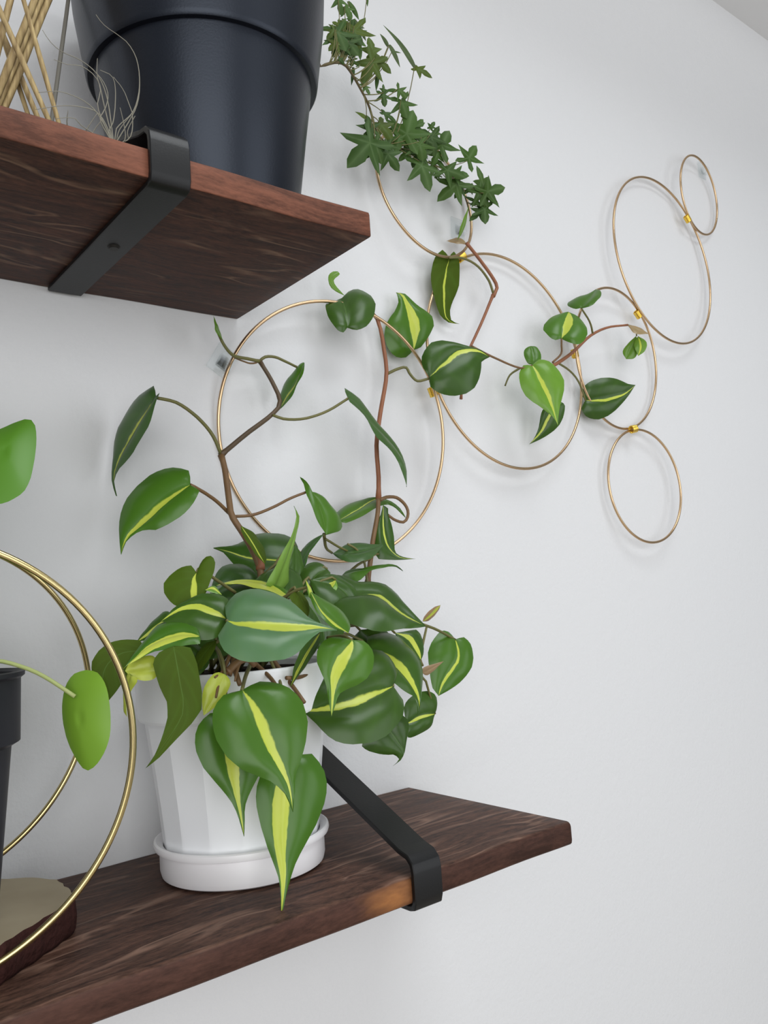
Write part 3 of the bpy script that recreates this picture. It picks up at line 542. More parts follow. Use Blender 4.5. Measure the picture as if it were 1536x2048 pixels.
["p18b",[2856,-1000,-644,2878,-1011,-660,2900,-1022,-677,2920,-1034,-695,2936,-1047,-715,2946,-1061,-738,2955,-1075,-762,2961,-1090,-786,2968,-1105,-810,2974,-1120,-834,2981,-1135,-858],[2856,-1000,-644,2910,-1001,-641,2963,-1002,-639,3018,-1002,-636,3070,-1005,-636,3086,-1025,-668,3080,-1048,-708,3068,-1072,-748,3053,-1095,-787,3023,-1116,-825,2981,-1135,-858],[2856,-1000,-644,2853,-1016,-671,2849,-1033,-699,2850,-1049,-725,2861,-1063,-748,2877,-1076,-769,2896,-1089,-788,2916,-1101,-806,2936,-1113,-825,2958,-1124,-842,2981,-1135,-858],[-0.037,-0.856,0.516],[0.25,0],0],
["p19",[2440,-1450,-976,2365,-1449,-995,2291,-1449,-1014,2219,-1448,-1032,2148,-1446,-1047,2078,-1440,-1058,2010,-1432,-1065,1945,-1420,-1066,1882,-1405,-1064,1820,-1389,-1059,1759,-1373,-1054],[2440,-1450,-976,2537,-1403,-890,2540,-1332,-795,2474,-1272,-733,2353,-1248,-733,2229,-1233,-746,2105,-1230,-775,1985,-1236,-814,1877,-1260,-874,1810,-1315,-964,1759,-1373,-1054],[2440,-1450,-976,2464,-1516,-1057,2417,-1577,-1149,2312,-1609,-1219,2198,-1625,-1269,2082,-1619,-1292,1977,-1593,-1285,1885,-1554,-1258,1822,-1500,-1204,1792,-1437,-1129,1759,-1373,-1054],[-0.157,-0.786,0.598],[0.06,0.1],0],
["p20",[1973,-1650,-619,1949,-1657,-667,1911,-1659,-707,1867,-1657,-740,1829,-1658,-779,1798,-1662,-821,1781,-1670,-869,1772,-1681,-917,1762,-1691,-965,1750,-1701,-1012,1738,-1710,-1059],[1973,-1650,-619,1907,-1628,-594,1836,-1609,-587,1769,-1601,-617,1725,-1606,-674,1714,-1620,-739,1724,-1640,-804,1740,-1660,-866,1740,-1677,-931,1736,-1693,-995,1738,-1710,-1059],[1973,-1650,-619,2045,-1669,-626,2089,-1693,-678,2095,-1712,-745,2065,-1723,-812,2011,-1724,-864,1942,-1716,-897,1869,-1703,-913,1805,-1694,-938,1773,-1703,-1000,1738,-1710,-1059],[-0.224,-0.942,0.249],[0.22,0.18],1],
["p21",[2501,-1200,-1229,2522,-1211,-1263,2542,-1221,-1298,2562,-1232,-1332,2582,-1243,-1367,2602,-1253,-1401,2623,-1264,-1435,2635,-1274,-1472,2612,-1275,-1505,2575,-1271,-1526,2538,-1266,-1547],[2501,-1200,-1229,2441,-1192,-1255,2387,-1187,-1290,2347,-1186,-1337,2329,-1192,-1391,2379,-1209,-1425,2437,-1227,-1451,2500,-1244,-1468,2566,-1259,-1473,2592,-1272,-1513,2538,-1266,-1547],[2501,-1200,-1229,2561,-1209,-1206,2624,-1220,-1193,2682,-1237,-1217,2717,-1253,-1263,2701,-1260,-1318,2678,-1265,-1372,2659,-1270,-1426,2634,-1275,-1479,2594,-1274,-1523,2538,-1266,-1547],[-0.209,-0.962,0.177],[0,0],0],
["p22",[3289,-900,-1319,3257,-899,-1319,3225,-898,-1318,3194,-897,-1318,3163,-896,-1318,3132,-896,-1321,3102,-895,-1325,3073,-896,-1331,3044,-896,-1339,3015,-896,-1346,2987,-896,-1352],[3289,-900,-1319,3323,-894,-1266,3340,-886,-1208,3306,-877,-1155,3234,-872,-1131,3155,-870,-1132,3083,-871,-1153,3019,-873,-1185,2988,-880,-1237,2986,-888,-1295,2987,-896,-1352],[3289,-900,-1319,3263,-904,-1356,3239,-909,-1393,3200,-912,-1420,3149,-912,-1434,3097,-912,-1444,3046,-912,-1455,2994,-911,-1461,2968,-907,-1432,2977,-901,-1392,2987,-896,-1352],[-0.029,-0.99,0.139],[0.05,0.1],0],
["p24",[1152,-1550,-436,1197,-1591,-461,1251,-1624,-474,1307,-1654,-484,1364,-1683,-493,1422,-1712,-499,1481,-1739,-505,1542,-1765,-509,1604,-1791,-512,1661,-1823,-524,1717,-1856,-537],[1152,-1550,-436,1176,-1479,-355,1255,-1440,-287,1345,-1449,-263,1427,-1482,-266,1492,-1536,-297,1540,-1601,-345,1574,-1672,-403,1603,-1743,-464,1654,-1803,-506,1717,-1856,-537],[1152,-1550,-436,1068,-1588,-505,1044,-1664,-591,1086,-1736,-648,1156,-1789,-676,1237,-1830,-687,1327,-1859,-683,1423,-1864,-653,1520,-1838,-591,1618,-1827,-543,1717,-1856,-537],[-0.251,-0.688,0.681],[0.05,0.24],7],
["p25",[1199,-1450,-426,1166,-1427,-414,1135,-1403,-402,1106,-1377,-385,1078,-1350,-367,1046,-1327,-355,1010,-1310,-354,971,-1299,-361,933,-1293,-375,896,-1291,-393,859,-1290,-412],[1199,-1450,-426,1177,-1480,-474,1139,-1495,-514,1094,-1496,-540,1050,-1477,-541,1008,-1453,-534,970,-1426,-521,938,-1394,-498,912,-1358,-468,894,-1321,-431,859,-1290,-412],[1199,-1450,-426,1241,-1427,-374,1260,-1390,-317,1230,-1347,-281,1180,-1316,-269,1126,-1294,-270,1069,-1283,-288,1013,-1275,-309,959,-1274,-337,908,-1281,-374,859,-1290,-412],[-0.324,-0.738,0.592],[0.06,0.22],0],
["p26",[1000,-1500,-510,964,-1464,-503,925,-1433,-501,881,-1416,-509,836,-1403,-519,791,-1395,-533,744,-1393,-550,698,-1401,-574,653,-1415,-600,609,-1428,-625,565,-1441,-650],[1000,-1500,-510,978,-1553,-550,933,-1530,-554,887,-1514,-563,841,-1496,-571,797,-1473,-576,752,-1453,-582,705,-1442,-594,658,-1436,-610,612,-1435,-628,565,-1441,-650],[1000,-1500,-510,1029,-1417,-450,1006,-1346,-419,959,-1299,-410,906,-1265,-412,845,-1269,-438,785,-1298,-479,727,-1332,-522,672,-1371,-567,618,-1407,-609,565,-1441,-650],[-0.327,-0.473,0.818],[0.62,0.08],1],
["p27",[771,-1250,-570,728,-1235,-572,686,-1220,-572,645,-1206,-578,607,-1196,-597,574,-1190,-626,549,-1189,-662,535,-1192,-705,538,-1202,-749,546,-1214,-792,554,-1225,-836],[771,-1250,-570,753,-1250,-602,736,-1250,-633,715,-1248,-661,690,-1244,-685,665,-1240,-708,642,-1236,-733,621,-1234,-760,600,-1232,-787,577,-1229,-812,554,-1225,-836],[771,-1250,-570,757,-1233,-514,698,-1210,-503,638,-1188,-502,580,-1170,-516,532,-1160,-554,493,-1156,-604,483,-1165,-666,497,-1183,-727,520,-1203,-785,554,-1225,-836],[-0.334,-0.924,0.187],[0,0],3],
["p28",[778,-1400,-668,761,-1394,-668,745,-1388,-669,728,-1382,-669,711,-1375,-669,695,-1369,-669,678,-1363,-670,661,-1357,-670,645,-1352,-670,628,-1346,-671,612,-1340,-671],[778,-1400,-668,772,-1409,-693,765,-1416,-717,745,-1415,-732,722,-1408,-736,699,-1399,-735,677,-1389,-730,656,-1378,-722,637,-1366,-710,624,-1353,-691,612,-1340,-671],[778,-1400,-668,779,-1389,-642,779,-1378,-616,764,-1365,-599,740,-1356,-598,715,-1348,-602,691,-1341,-608,667,-1337,-618,645,-1334,-631,626,-1335,-649,612,-1340,-671],[-0.322,-0.869,0.376],[2,2],2],
["p29",[630,-1380,-694,624,-1375,-716,619,-1369,-739,613,-1364,-761,608,-1361,-783,603,-1362,-806,600,-1367,-828,597,-1375,-851,594,-1385,-873,591,-1396,-895,588,-1405,-917],[630,-1380,-694,636,-1427,-705,637,-1457,-724,629,-1442,-748,621,-1420,-769,613,-1400,-792,605,-1381,-815,600,-1380,-840,595,-1387,-866,592,-1396,-892,588,-1405,-917],[630,-1380,-694,627,-1346,-680,620,-1340,-707,614,-1337,-734,608,-1337,-761,603,-1340,-789,598,-1345,-816,594,-1351,-843,590,-1359,-870,586,-1371,-896,588,-1405,-917],[-0.965,-0.169,0.199],[2,2],2],
["p30",[835,-1500,-552,839,-1514,-627,843,-1528,-701,846,-1541,-774,852,-1555,-847,844,-1565,-919,808,-1564,-980,763,-1559,-1034,717,-1554,-1086,671,-1549,-1136,625,-1543,-1185],[835,-1500,-552,921,-1527,-560,947,-1550,-644,951,-1566,-735,955,-1583,-825,942,-1594,-913,886,-1588,-979,820,-1577,-1034,756,-1567,-1089,693,-1557,-1144,625,-1543,-1185],[835,-1500,-552,762,-1482,-574,715,-1476,-626,726,-1492,-704,741,-1510,-780,766,-1530,-852,764,-1542,-928,739,-1546,-999,708,-1548,-1067,672,-1548,-1131,625,-1543,-1185],[-0.288,-0.944,0.16],[0,0],3],
["p31",[1177,-1350,-548,1162,-1346,-565,1147,-1341,-581,1132,-1337,-598,1117,-1333,-614,1102,-1331,-632,1088,-1329,-649,1074,-1328,-667,1060,-1327,-685,1047,-1327,-703,1033,-1326,-721],[1177,-1350,-548,1170,-1365,-573,1159,-1375,-597,1145,-1378,-618,1130,-1377,-638,1115,-1376,-658,1099,-1374,-677,1083,-1370,-695,1067,-1364,-711,1049,-1348,-719,1033,-1326,-721],[1177,-1350,-548,1159,-1331,-554,1141,-1311,-560,1123,-1299,-573,1106,-1293,-591,1090,-1291,-610,1075,-1290,-631,1060,-1291,-652,1046,-1294,-674,1037,-1306,-698,1033,-1326,-721],[-0.701,-0.491,0.517],[0,0],3],
["p32",[1148,-1500,-744,1134,-1498,-767,1121,-1497,-790,1108,-1495,-813,1095,-1493,-835,1081,-1491,-857,1067,-1489,-879,1052,-1487,-901,1038,-1484,-922,1023,-1482,-943,1009,-1480,-964],[1148,-1500,-744,1167,-1509,-768,1175,-1516,-797,1163,-1515,-825,1146,-1513,-851,1127,-1509,-875,1107,-1505,-898,1084,-1500,-918,1060,-1494,-935,1034,-1487,-950,1009,-1480,-964],[1148,-1500,-744,1119,-1489,-730,1089,-1479,-732,1066,-1473,-754,1045,-1469,-779,1028,-1467,-806,1016,-1466,-836,1010,-1468,-868,1007,-1471,-900,1007,-1475,-932,1009,-1480,-964],[-0.32,-0.94,0.115],[2,2],2],
["p33",[1145,-1700,-827,1159,-1731,-894,1172,-1761,-962,1182,-1791,-1029,1193,-1820,-1096,1207,-1850,-1161,1225,-1880,-1224,1246,-1910,-1286,1264,-1940,-1348,1263,-1965,-1413,1257,-1989,-1478],[1145,-1700,-827,1242,-1715,-788,1339,-1752,-804,1418,-1797,-857,1460,-1843,-941,1455,-1880,-1038,1418,-1905,-1132,1371,-1924,-1220,1314,-1938,-1301,1289,-1965,-1391,1257,-1989,-1478],[1145,-1700,-827,1049,-1674,-837,973,-1675,-900,947,-1702,-992,953,-1739,-1082,984,-1781,-1165,1038,-1825,-1233,1115,-1866,-1277,1192,-1908,-1323,1241,-1951,-1394,1257,-1989,-1478],[-0.28,-0.895,0.348],[0.15,0.04],1],
["p34",[1151,-1500,-966,1141,-1514,-1036,1131,-1528,-1104,1124,-1542,-1172,1120,-1557,-1240,1120,-1573,-1308,1122,-1589,-1375,1127,-1605,-1441,1131,-1621,-1507,1134,-1637,-1573,1136,-1652,-1638],[1151,-1500,-966,1227,-1521,-995,1270,-1545,-1065,1301,-1568,-1141,1311,-1588,-1221,1303,-1605,-1300,1250,-1609,-1361,1200,-1614,-1422,1163,-1623,-1489,1151,-1638,-1564,1136,-1652,-1638],[1151,-1500,-966,1059,-1480,-952,981,-1476,-999,941,-1487,-1077,940,-1507,-1164,965,-1530,-1247,1012,-1556,-1321,1062,-1582,-1393,1103,-1607,-1471,1122,-1630,-1554,1136,-1652,-1638],[-0.177,-0.959,0.221],[0.2,0.2],1],
["p35",[1545,-1550,-1286,1503,-1561,-1370,1467,-1573,-1454,1440,-1587,-1540,1418,-1601,-1626,1399,-1615,-1711,1387,-1631,-1797,1382,-1647,-1882,1368,-1662,-1966,1346,-1675,-2046,1323,-1688,-2125],[1545,-1550,-1286,1669,-1564,-1273,1737,-1592,-1371,1739,-1615,-1486,1693,-1630,-1591,1623,-1640,-1684,1541,-1645,-1764,1464,-1651,-1845,1411,-1662,-1938,1362,-1674,-2030,1323,-1688,-2125],[1545,-1550,-1286,1425,-1533,-1278,1331,-1532,-1338,1282,-1544,-1429,1271,-1563,-1530,1277,-1584,-1632,1295,-1606,-1733,1323,-1630,-1833,1342,-1652,-1932,1335,-1670,-2029,1323,-1688,-2125],[-0.128,-0.973,0.194],[0.1,0.5],1],
["p36",[1168,-1150,-130,1158,-1158,-154,1148,-1166,-178,1142,-1176,-202,1138,-1187,-226,1134,-1198,-251,1129,-1208,-275,1121,-1216,-298,1111,-1223,-321,1099,-1229,-343,1088,-1235,-365],[1168,-1150,-130,1198,-1137,-79,1237,-1132,-33,1282,-1154,-31,1286,-1183,-83,1262,-1200,-138,1232,-1213,-189,1202,-1225,-240,1169,-1234,-288,1129,-1236,-327,1088,-1235,-365],[1168,-1150,-130,1156,-1118,-81,1106,-1098,-89,1057,-1086,-112,1013,-1083,-147,976,-1088,-191,963,-1110,-244,978,-1143,-292,1004,-1176,-331,1045,-1206,-350,1088,-1235,-365],[-0.398,-0.81,0.431],[0.06,0.14],3],
["p37",[950,-1250,-380,929,-1244,-394,907,-1237,-408,886,-1231,-422,864,-1226,-436,843,-1221,-450,822,-1216,-465,801,-1212,-480,780,-1209,-494,759,-1205,-509,738,-1202,-524],[950,-1250,-380,938,-1291,-410,918,-1316,-437,894,-1317,-457,870,-1311,-473,846,-1302,-487,823,-1291,-500,801,-1274,-509,779,-1251,-515,759,-1226,-519,738,-1202,-524],[950,-1250,-380,950,-1201,-356,933,-1172,-356,908,-1169,-374,883,-1170,-394,858,-1172,-415,833,-1176,-436,809,-1180,-457,785,-1186,-479,761,-1194,-502,738,-1202,-524],[-0.579,-0.357,0.733],[0.4,0],0],
["p38",[1727,-1300,-325,1740,-1201,-297,1755,-1098,-269,1761,-1004,-243,1754,-923,-222,1726,-874,-209,1680,-853,-204,1626,-847,-204,1570,-846,-205,1513,-847,-206,1458,-846,-207],[1727,-1300,-325,1668,-1307,-328,1670,-1223,-305,1676,-1131,-280,1669,-1055,-259,1653,-990,-242,1634,-928,-226,1610,-874,-211,1568,-848,-205,1513,-846,-206,1458,-846,-207],[1727,-1300,-325,1834,-1233,-304,1843,-1120,-273,1835,-1025,-248,1833,-918,-219,1810,-840,-198,1759,-802,-189,1709,-763,-179,1646,-747,-176,1554,-790,-190,1458,-846,-207],[-0.02,-0.262,0.965],[0.9,0.3],1],
["p39",[1777,-1500,-291,1771,-1533,-326,1764,-1566,-360,1760,-1597,-394,1764,-1625,-426,1777,-1647,-454,1798,-1663,-479,1821,-1679,-503,1845,-1693,-526,1873,-1705,-547,1901,-1716,-569],[1777,-1500,-291,1802,-1517,-317,1829,-1533,-343,1864,-1543,-365,1907,-1546,-381,1940,-1557,-404,1958,-1579,-434,1970,-1604,-466,1978,-1632,-499,1954,-1672,-536,1901,-1716,-569],[1777,-1500,-291,1744,-1545,-331,1725,-1585,-369,1720,-1618,-405,1721,-1648,-439,1730,-1674,-470,1748,-1695,-498,1775,-1709,-522,1811,-1716,-541,1856,-1717,-555,1901,-1716,-569],[0.2,-0.728,0.656],[0,0.5],1],
["p39b",[1774,-1520,-349,1771,-1518,-336,1768,-1516,-323,1765,-1513,-309,1762,-1511,-296,1760,-1508,-283,1758,-1505,-270,1757,-1502,-256,1756,-1498,-243,1755,-1495,-229,1753,-1491,-216],[1774,-1520,-349,1758,-1527,-339,1744,-1532,-328,1739,-1531,-315,1739,-1527,-301,1740,-1522,-287,1743,-1516,-273,1745,-1510,-259,1748,-1503,-244,1751,-1497,-230,1753,-1491,-216],[1774,-1520,-349,1789,-1507,-335,1804,-1494,-322,1810,-1485,-307,1807,-1482,-293,1800,-1482,-280,1792,-1484,-267,1782,-1486,-254,1772,-1488,-241,1762,-1490,-229,1753,-1491,-216],[0.505,-0.824,0.258],[0.5,0.5],2],
["p40",[1735,-1400,-284,1738,-1411,-301,1742,-1423,-318,1745,-1434,-335,1746,-1446,-353,1746,-1458,-370,1744,-1471,-388,1742,-1484,-406,1739,-1498,-424,1736,-1511,-442,1734,-1524,-460],[1735,-1400,-284,1699,-1416,-296,1664,-1432,-309,1646,-1451,-331,1654,-1464,-351,1667,-1474,-370,1680,-1484,-388,1692,-1495,-406,1706,-1505,-424,1720,-1514,-442,1734,-1524,-460],[1735,-1400,-284,1759,-1400,-291,1777,-1404,-302,1784,-1415,-320,1787,-1428,-339,1788,-1442,-359,1787,-1456,-379,1781,-1472,-400,1768,-1489,-420,1750,-1506,-440,1734,-1524,-460],[0.167,-0.807,0.567],[0,0],3],
["p41",[1834,-1500,-559,1803,-1502,-588,1772,-1505,-617,1742,-1506,-647,1716,-1506,-677,1694,-1503,-708,1675,-1498,-741,1657,-1491,-774,1641,-1485,-807,1625,-1478,-841,1608,-1472,-873],[1834,-1500,-559,1849,-1474,-600,1844,-1460,-638,1820,-1457,-671,1790,-1458,-701,1760,-1460,-731,1729,-1463,-760,1699,-1464,-789,1669,-1467,-818,1638,-1469,-846,1608,-1472,-873],[1834,-1500,-559,1758,-1537,-559,1694,-1564,-570,1661,-1566,-601,1641,-1561,-636,1625,-1552,-673,1612,-1542,-710,1602,-1530,-749,1599,-1513,-789,1604,-1493,-831,1608,-1472,-873],[0.411,-0.834,-0.369],[0.1,0.4],0],
["f1",[1455,-1100,-314,1425,-1107,-349,1394,-1114,-384,1364,-1120,-418,1335,-1127,-452,1307,-1134,-486,1280,-1143,-522,1257,-1154,-558,1239,-1167,-597,1224,-1182,-636,1208,-1197,-674],[1455,-1100,-314,1488,-1132,-349,1517,-1164,-389,1504,-1189,-444,1474,-1205,-496,1439,-1218,-545,1402,-1228,-591,1360,-1233,-631,1310,-1227,-655,1259,-1211,-664,1208,-1197,-674],[1455,-1100,-314,1402,-1085,-325,1350,-1070,-335,1301,-1064,-359,1261,-1071,-401,1227,-1083,-448,1199,-1098,-497,1174,-1115,-547,1160,-1137,-598,1180,-1167,-639,1208,-1197,-674],[-0.327,-0.832,0.448],[0,0],0],
["f2",[1925,-1150,-310,1937,-1172,-346,1949,-1194,-381,1961,-1216,-416,1973,-1238,-452,1982,-1260,-488,1987,-1283,-526,1984,-1306,-564,1974,-1329,-604,1960,-1352,-643,1949,-1375,-682],[1925,-1150,-310,1993,-1159,-319,2061,-1168,-330,2111,-1190,-363,2140,-1221,-411,2161,-1253,-463,2171,-1287,-519,2157,-1322,-578,2093,-1346,-622,2020,-1360,-652,1949,-1375,-682],[1925,-1150,-310,1885,-1176,-356,1848,-1202,-401,1826,-1230,-449,1815,-1258,-497,1808,-1286,-544,1807,-1313,-589,1814,-1339,-632,1846,-1359,-662,1897,-1367,-672,1949,-1375,-682],[-0.037,-0.856,0.516],[0,0],0],
["f3",[1995,-800,-83,1972,-834,-125,1951,-869,-167,1930,-902,-209,1907,-935,-249,1882,-966,-289,1852,-995,-327,1819,-1020,-363,1784,-1044,-397,1748,-1067,-430,1715,-1090,-463],[1995,-800,-83,2043,-833,-107,2088,-868,-135,2092,-920,-189,2068,-973,-252,2032,-1022,-314,1981,-1064,-371,1914,-1084,-409,1847,-1088,-429,1780,-1088,-445,1715,-1090,-463],[1995,-800,-83,1928,-809,-108,1862,-816,-131,1798,-827,-159,1739,-853,-200,1690,-890,-252,1654,-932,-306,1635,-978,-360,1653,-1019,-401,1684,-1054,-431,1715,-1090,-463],[-0.159,-0.725,0.67],[0,0],0],
["f4",[949,-1200,-558,970,-1209,-571,993,-1217,-583,1016,-1225,-595,1036,-1234,-609,1053,-1245,-627,1064,-1258,-649,1070,-1271,-674,1074,-1285,-698,1076,-1298,-723,1080,-1312,-748],[949,-1200,-558,991,-1197,-547,1035,-1194,-536,1077,-1199,-539,1108,-1214,-562,1133,-1232,-591,1153,-1250,-623,1167,-1270,-658,1155,-1289,-696,1118,-1301,-722,1080,-1312,-748],[949,-1200,-558,919,-1210,-581,903,-1225,-611,909,-1242,-642,919,-1258,-671,932,-1274,-699,950,-1289,-724,975,-1301,-743,1009,-1306,-748,1045,-1309,-747,1080,-1312,-748],[-0.066,-0.88,0.471],[0,0],0],
["f5",[2146,-950,-206,2191,-961,-221,2238,-970,-235,2284,-981,-249,2327,-994,-267,2362,-1011,-293,2386,-1034,-326,2401,-1059,-363,2411,-1086,-403,2420,-1113,-442,2431,-1139,-481],[2146,-950,-206,2218,-941,-192,2292,-932,-176,2362,-931,-174,2415,-948,-198,2455,-972,-233,2487,-1000,-273,2510,-1030,-318,2511,-1066,-371,2474,-1103,-427,2431,-1139,-481],[2146,-950,-206,2133,-984,-256,2129,-1016,-303,2141,-1044,-345,2157,-1072,-385,2178,-1097,-423,2207,-1120,-456,2251,-1134,-476,2309,-1138,-482,2370,-1138,-480,2431,-1139,-481],[-0.01,-0.828,0.56],[0,0],0],
["f6",[2526,-1000,-594,2544,-1023,-623,2563,-1045,-650,2581,-1067,-678,2597,-1089,-707,2606,-1113,-739,2606,-1138,-773,2596,-1162,-810,2581,-1185,-846,2564,-1208,-882,2550,-1231,-918],[2526,-1000,-594,2595,-1009,-592,2666,-1017,-589,2724,-1037,-606,2746,-1072,-652,2752,-1110,-704,2749,-1148,-758,2735,-1185,-813,2690,-1213,-864,2620,-1223,-892,2550,-1231,-918],[2526,-1000,-594,2470,-1014,-626,2415,-1030,-660,2387,-1058,-705,2384,-1089,-750,2388,-1119,-793,2398,-1149,-833,2416,-1178,-870,2452,-1200,-895,2501,-1215,-906,2550,-1231,-918],[-0.119,-0.812,0.571],[0,0],0],
["s1",[3103,-1000,-973,3121,-1005,-965,3139,-1011,-957,3157,-1016,-950,3175,-1022,-942,3194,-1027,-935,3212,-1033,-928,3231,-1038,-920,3250,-1044,-913,3268,-1049,-906,3287,-1055,-898],[3103,-1000,-973,3097,-1005,-951,3101,-1011,-932,3121,-1018,-923,3144,-1023,-918,3168,-1028,-915,3191,-1034,-911,3215,-1039,-908,3239,-1044,-905,3263,-1049,-902,3287,-1055,-898],[3103,-1000,-973,3123,-999,-990,3147,-1001,-996,3167,-1007,-988,3185,-1014,-976,3203,-1021,-964,3220,-1027,-951,3236,-1034,-938,3253,-1041,-924,3270,-1048,-911,3287,-1055,-898],[-0.172,-0.947,-0.272],[0,0],6],
["s2",[3185,-950,-580,3202,-954,-569,3219,-958,-557,3236,-962,-546,3253,-966,-535,3270,-970,-523,3286,-975,-511,3302,-979,-499,3318,-984,-486,3334,-989,-474,3351,-994,-462],[3185,-950,-580,3183,-963,-561,3183,-975,-542,3192,-984,-525,3206,-990,-511,3222,-996,-498,3241,-1000,-486,3262,-1002,-476,3288,-1002,-469,3319,-998,-465,3351,-994,-462],[3185,-950,-580,3220,-941,-583,3254,-935,-582,3277,-936,-573,3295,-941,-560,3311,-947,-546,3326,-953,-532,3339,-960,-517,3350,-969,-500,3352,-981,-482,3351,-994,-462],[0.166,-0.827,-0.537],[0.4,0.2],6],
["s3",[4825,-200,3167,4811,-186,3178,4797,-172,3189,4783,-157,3200,4767,-145,3209,4748,-134,3213,4724,-127,3213,4697,-123,3209,4669,-119,3204,4642,-116,3197,4614,-112,3192],[4825,-200,3167,4799,-195,3164,4773,-190,3161,4747,-185,3157,4721,-179,3155,4698,-172,3154,4677,-163,3158,4660,-152,3164,4644,-139,3173,4630,-125,3183,4614,-112,3192],[4825,-200,3167,4825,-177,3193,4828,-152,3222,4829,-128,3248,4821,-108,3268,4798,-97,3272,4765,-96,3262,4728,-99,3246,4690,-104,3227,4651,-109,3209,4614,-112,3192],[-0.223,-0.724,0.653],[0,0],6],
["s4",[4685,-200,3185,4693,-213,3216,4703,-225,3249,4711,-238,3280,4717,-253,3311,4721,-269,3341,4722,-286,3370,4722,-304,3399,4721,-322,3427,4720,-341,3455,4719,-359,3483],[4685,-200,3185,4710,-203,3222,4738,-204,3261,4763,-207,3299,4777,-217,3333,4780,-233,3363,4773,-256,3390,4761,-281,3414,4746,-307,3437,4732,-334,3459,4719,-359,3483],[4685,-200,3185,4674,-225,3209,4660,-251,3233,4649,-275,3257,4643,-297,3284,4646,-313,3313,4656,-325,3345,4670,-334,3379,4687,-342,3414,4704,-350,3448,4719,-359,3483],[0.576,-0.693,-0.435],[0,0],2],
["s5",[3126,-300,2290,3103,-294,2308,3080,-287,2326,3056,-281,2344,3034,-275,2363,3015,-270,2386,3003,-267,2413,3001,-267,2444,3018,-273,2471,3046,-282,2489,3074,-291,2507],[3126,-300,2290,3094,-291,2304,3062,-282,2316,3030,-273,2332,3004,-266,2353,2989,-262,2385,2982,-261,2420,2984,-263,2457,3005,-270,2489,3038,-280,2507,3074,-291,2507],[3126,-300,2290,3107,-295,2310,3088,-290,2330,3069,-285,2350,3051,-280,2371,3036,-276,2394,3029,-275,2421,3047,-281,2445,3072,-289,2464,3092,-296,2487,3074,-291,2507],[-0.285,-0.958,-0.029],[0,0],2],
["s6",[1896,-300,1719,1880,-311,1731,1862,-323,1743,1845,-335,1755,1829,-346,1767,1817,-353,1782,1809,-354,1800,1808,-348,1822,1812,-338,1846,1817,-325,1871,1821,-314,1896],[1896,-300,1719,1868,-324,1723,1838,-351,1726,1810,-374,1731,1792,-387,1742,1785,-387,1762,1788,-378,1786,1795,-363,1813,1804,-346,1841,1814,-329,1869,1821,-314,1896],[1896,-300,1719,1890,-301,1737,1883,-301,1755,1876,-301,1774,1869,-302,1792,1862,-303,1810,1855,-305,1828,1846,-307,1845,1838,-309,1862,1830,-312,1879,1821,-314,1896],[0.654,-0.724,0.22],[0,0],2],
["s7",[7355,-300,2668,7366,-318,2648,7376,-337,2628,7386,-355,2608,7399,-373,2590,7414,-390,2575,7434,-406,2564,7457,-421,2555,7482,-436,2548,7507,-450,2541,7531,-465,2534],[7355,-300,2668,7381,-314,2662,7408,-328,2658,7435,-342,2652,7460,-356,2645,7480,-372,2634,7495,-390,2617,7506,-408,2598,7514,-427,2576,7522,-446,2554,7531,-465,2534],[7355,-300,2668,7348,-322,2634,7338,-344,2599,7331,-366,2565,7333,-388,2537,7351,-406,2521,7382,-420,2517,7418,-432,2520,7456,-443,2525,7494,-453,2530,7531,-465,2534],[-0.292,-0.772,0.564],[0,0],6],
["s8",[1170,-1250,-242,1185,-1247,-240,1199,-1243,-237,1213,-1240,-236,1225,-1242,-238,1234,-1247,-243,1241,-1255,-250,1247,-1263,-257,1253,-1272,-264,1258,-1281,-272,1264,-1289,-279],[1170,-1250,-242,1188,-1241,-235,1206,-1232,-228,1224,-1223,-222,1241,-1217,-218,1254,-1222,-222,1259,-1233,-232,1261,-1247,-244,1262,-1261,-256,1263,-1275,-268,1264,-1289,-279],[1170,-1250,-242,1179,-1255,-247,1187,-1261,-252,1195,-1266,-257,1203,-1271,-261,1213,-1275,-265,1223,-1278,-268,1233,-1281,-271,1243,-1284,-274,1254,-1286,-276,1264,-1289,-279],[0.041,-0.642,0.766],[0.3,0.3],2],
["p56",[1706,-780,204,1717,-791,176,1729,-801,148,1741,-812,120,1752,-823,92,1763,-835,64,1774,-846,36,1785,-857,8,1796,-869,-20,1807,-880,-48,1817,-891,-76],[1706,-780,204,1749,-765,191,1791,-751,176,1819,-751,152,1837,-759,123,1851,-770,92,1862,-784,60,1870,-799,28,1869,-821,-7,1854,-852,-44,1817,-891,-76],[1706,-780,204,1682,-815,168,1678,-837,134,1686,-851,104,1697,-863,75,1710,-874,47,1723,-883,19,1739,-892,-8,1759,-896,-34,1788,-894,-55,1817,-891,-76],[0.416,-0.776,0.474],[0,0.3],3]]
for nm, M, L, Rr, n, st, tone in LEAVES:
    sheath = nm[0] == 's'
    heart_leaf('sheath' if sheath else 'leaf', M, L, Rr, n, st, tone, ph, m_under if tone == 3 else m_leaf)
    if nm in CROWN:                       # its stalk, running back over the rim into the soil
        b0 = V3(M)[0]; root = Vector((PC[0] + random.uniform(-.02, .02), PC[1] + random.uniform(-.02, .02), -.079))
        away = Vector((b0.x - PC[0], b0.y - PC[1], 0)).normalized()
        c1 = Vector((b0.x, b0.y, max(b0.z + .012, -.052))); c2 = Vector((root.x, root.y, -.05)) + away * .02
        pts = []
        for q in range(9):
            t = q / 8; pts.append(b0 * (1 - t) ** 3 + c1 * 3 * t * (1 - t) ** 2 + c2 * 3 * t * t * (1 - t) + root * t ** 3)
        tube('petiole', pts, [.0009 + .0006 * q / 8 for q in range(9)], STEM['green'], ph, 7)
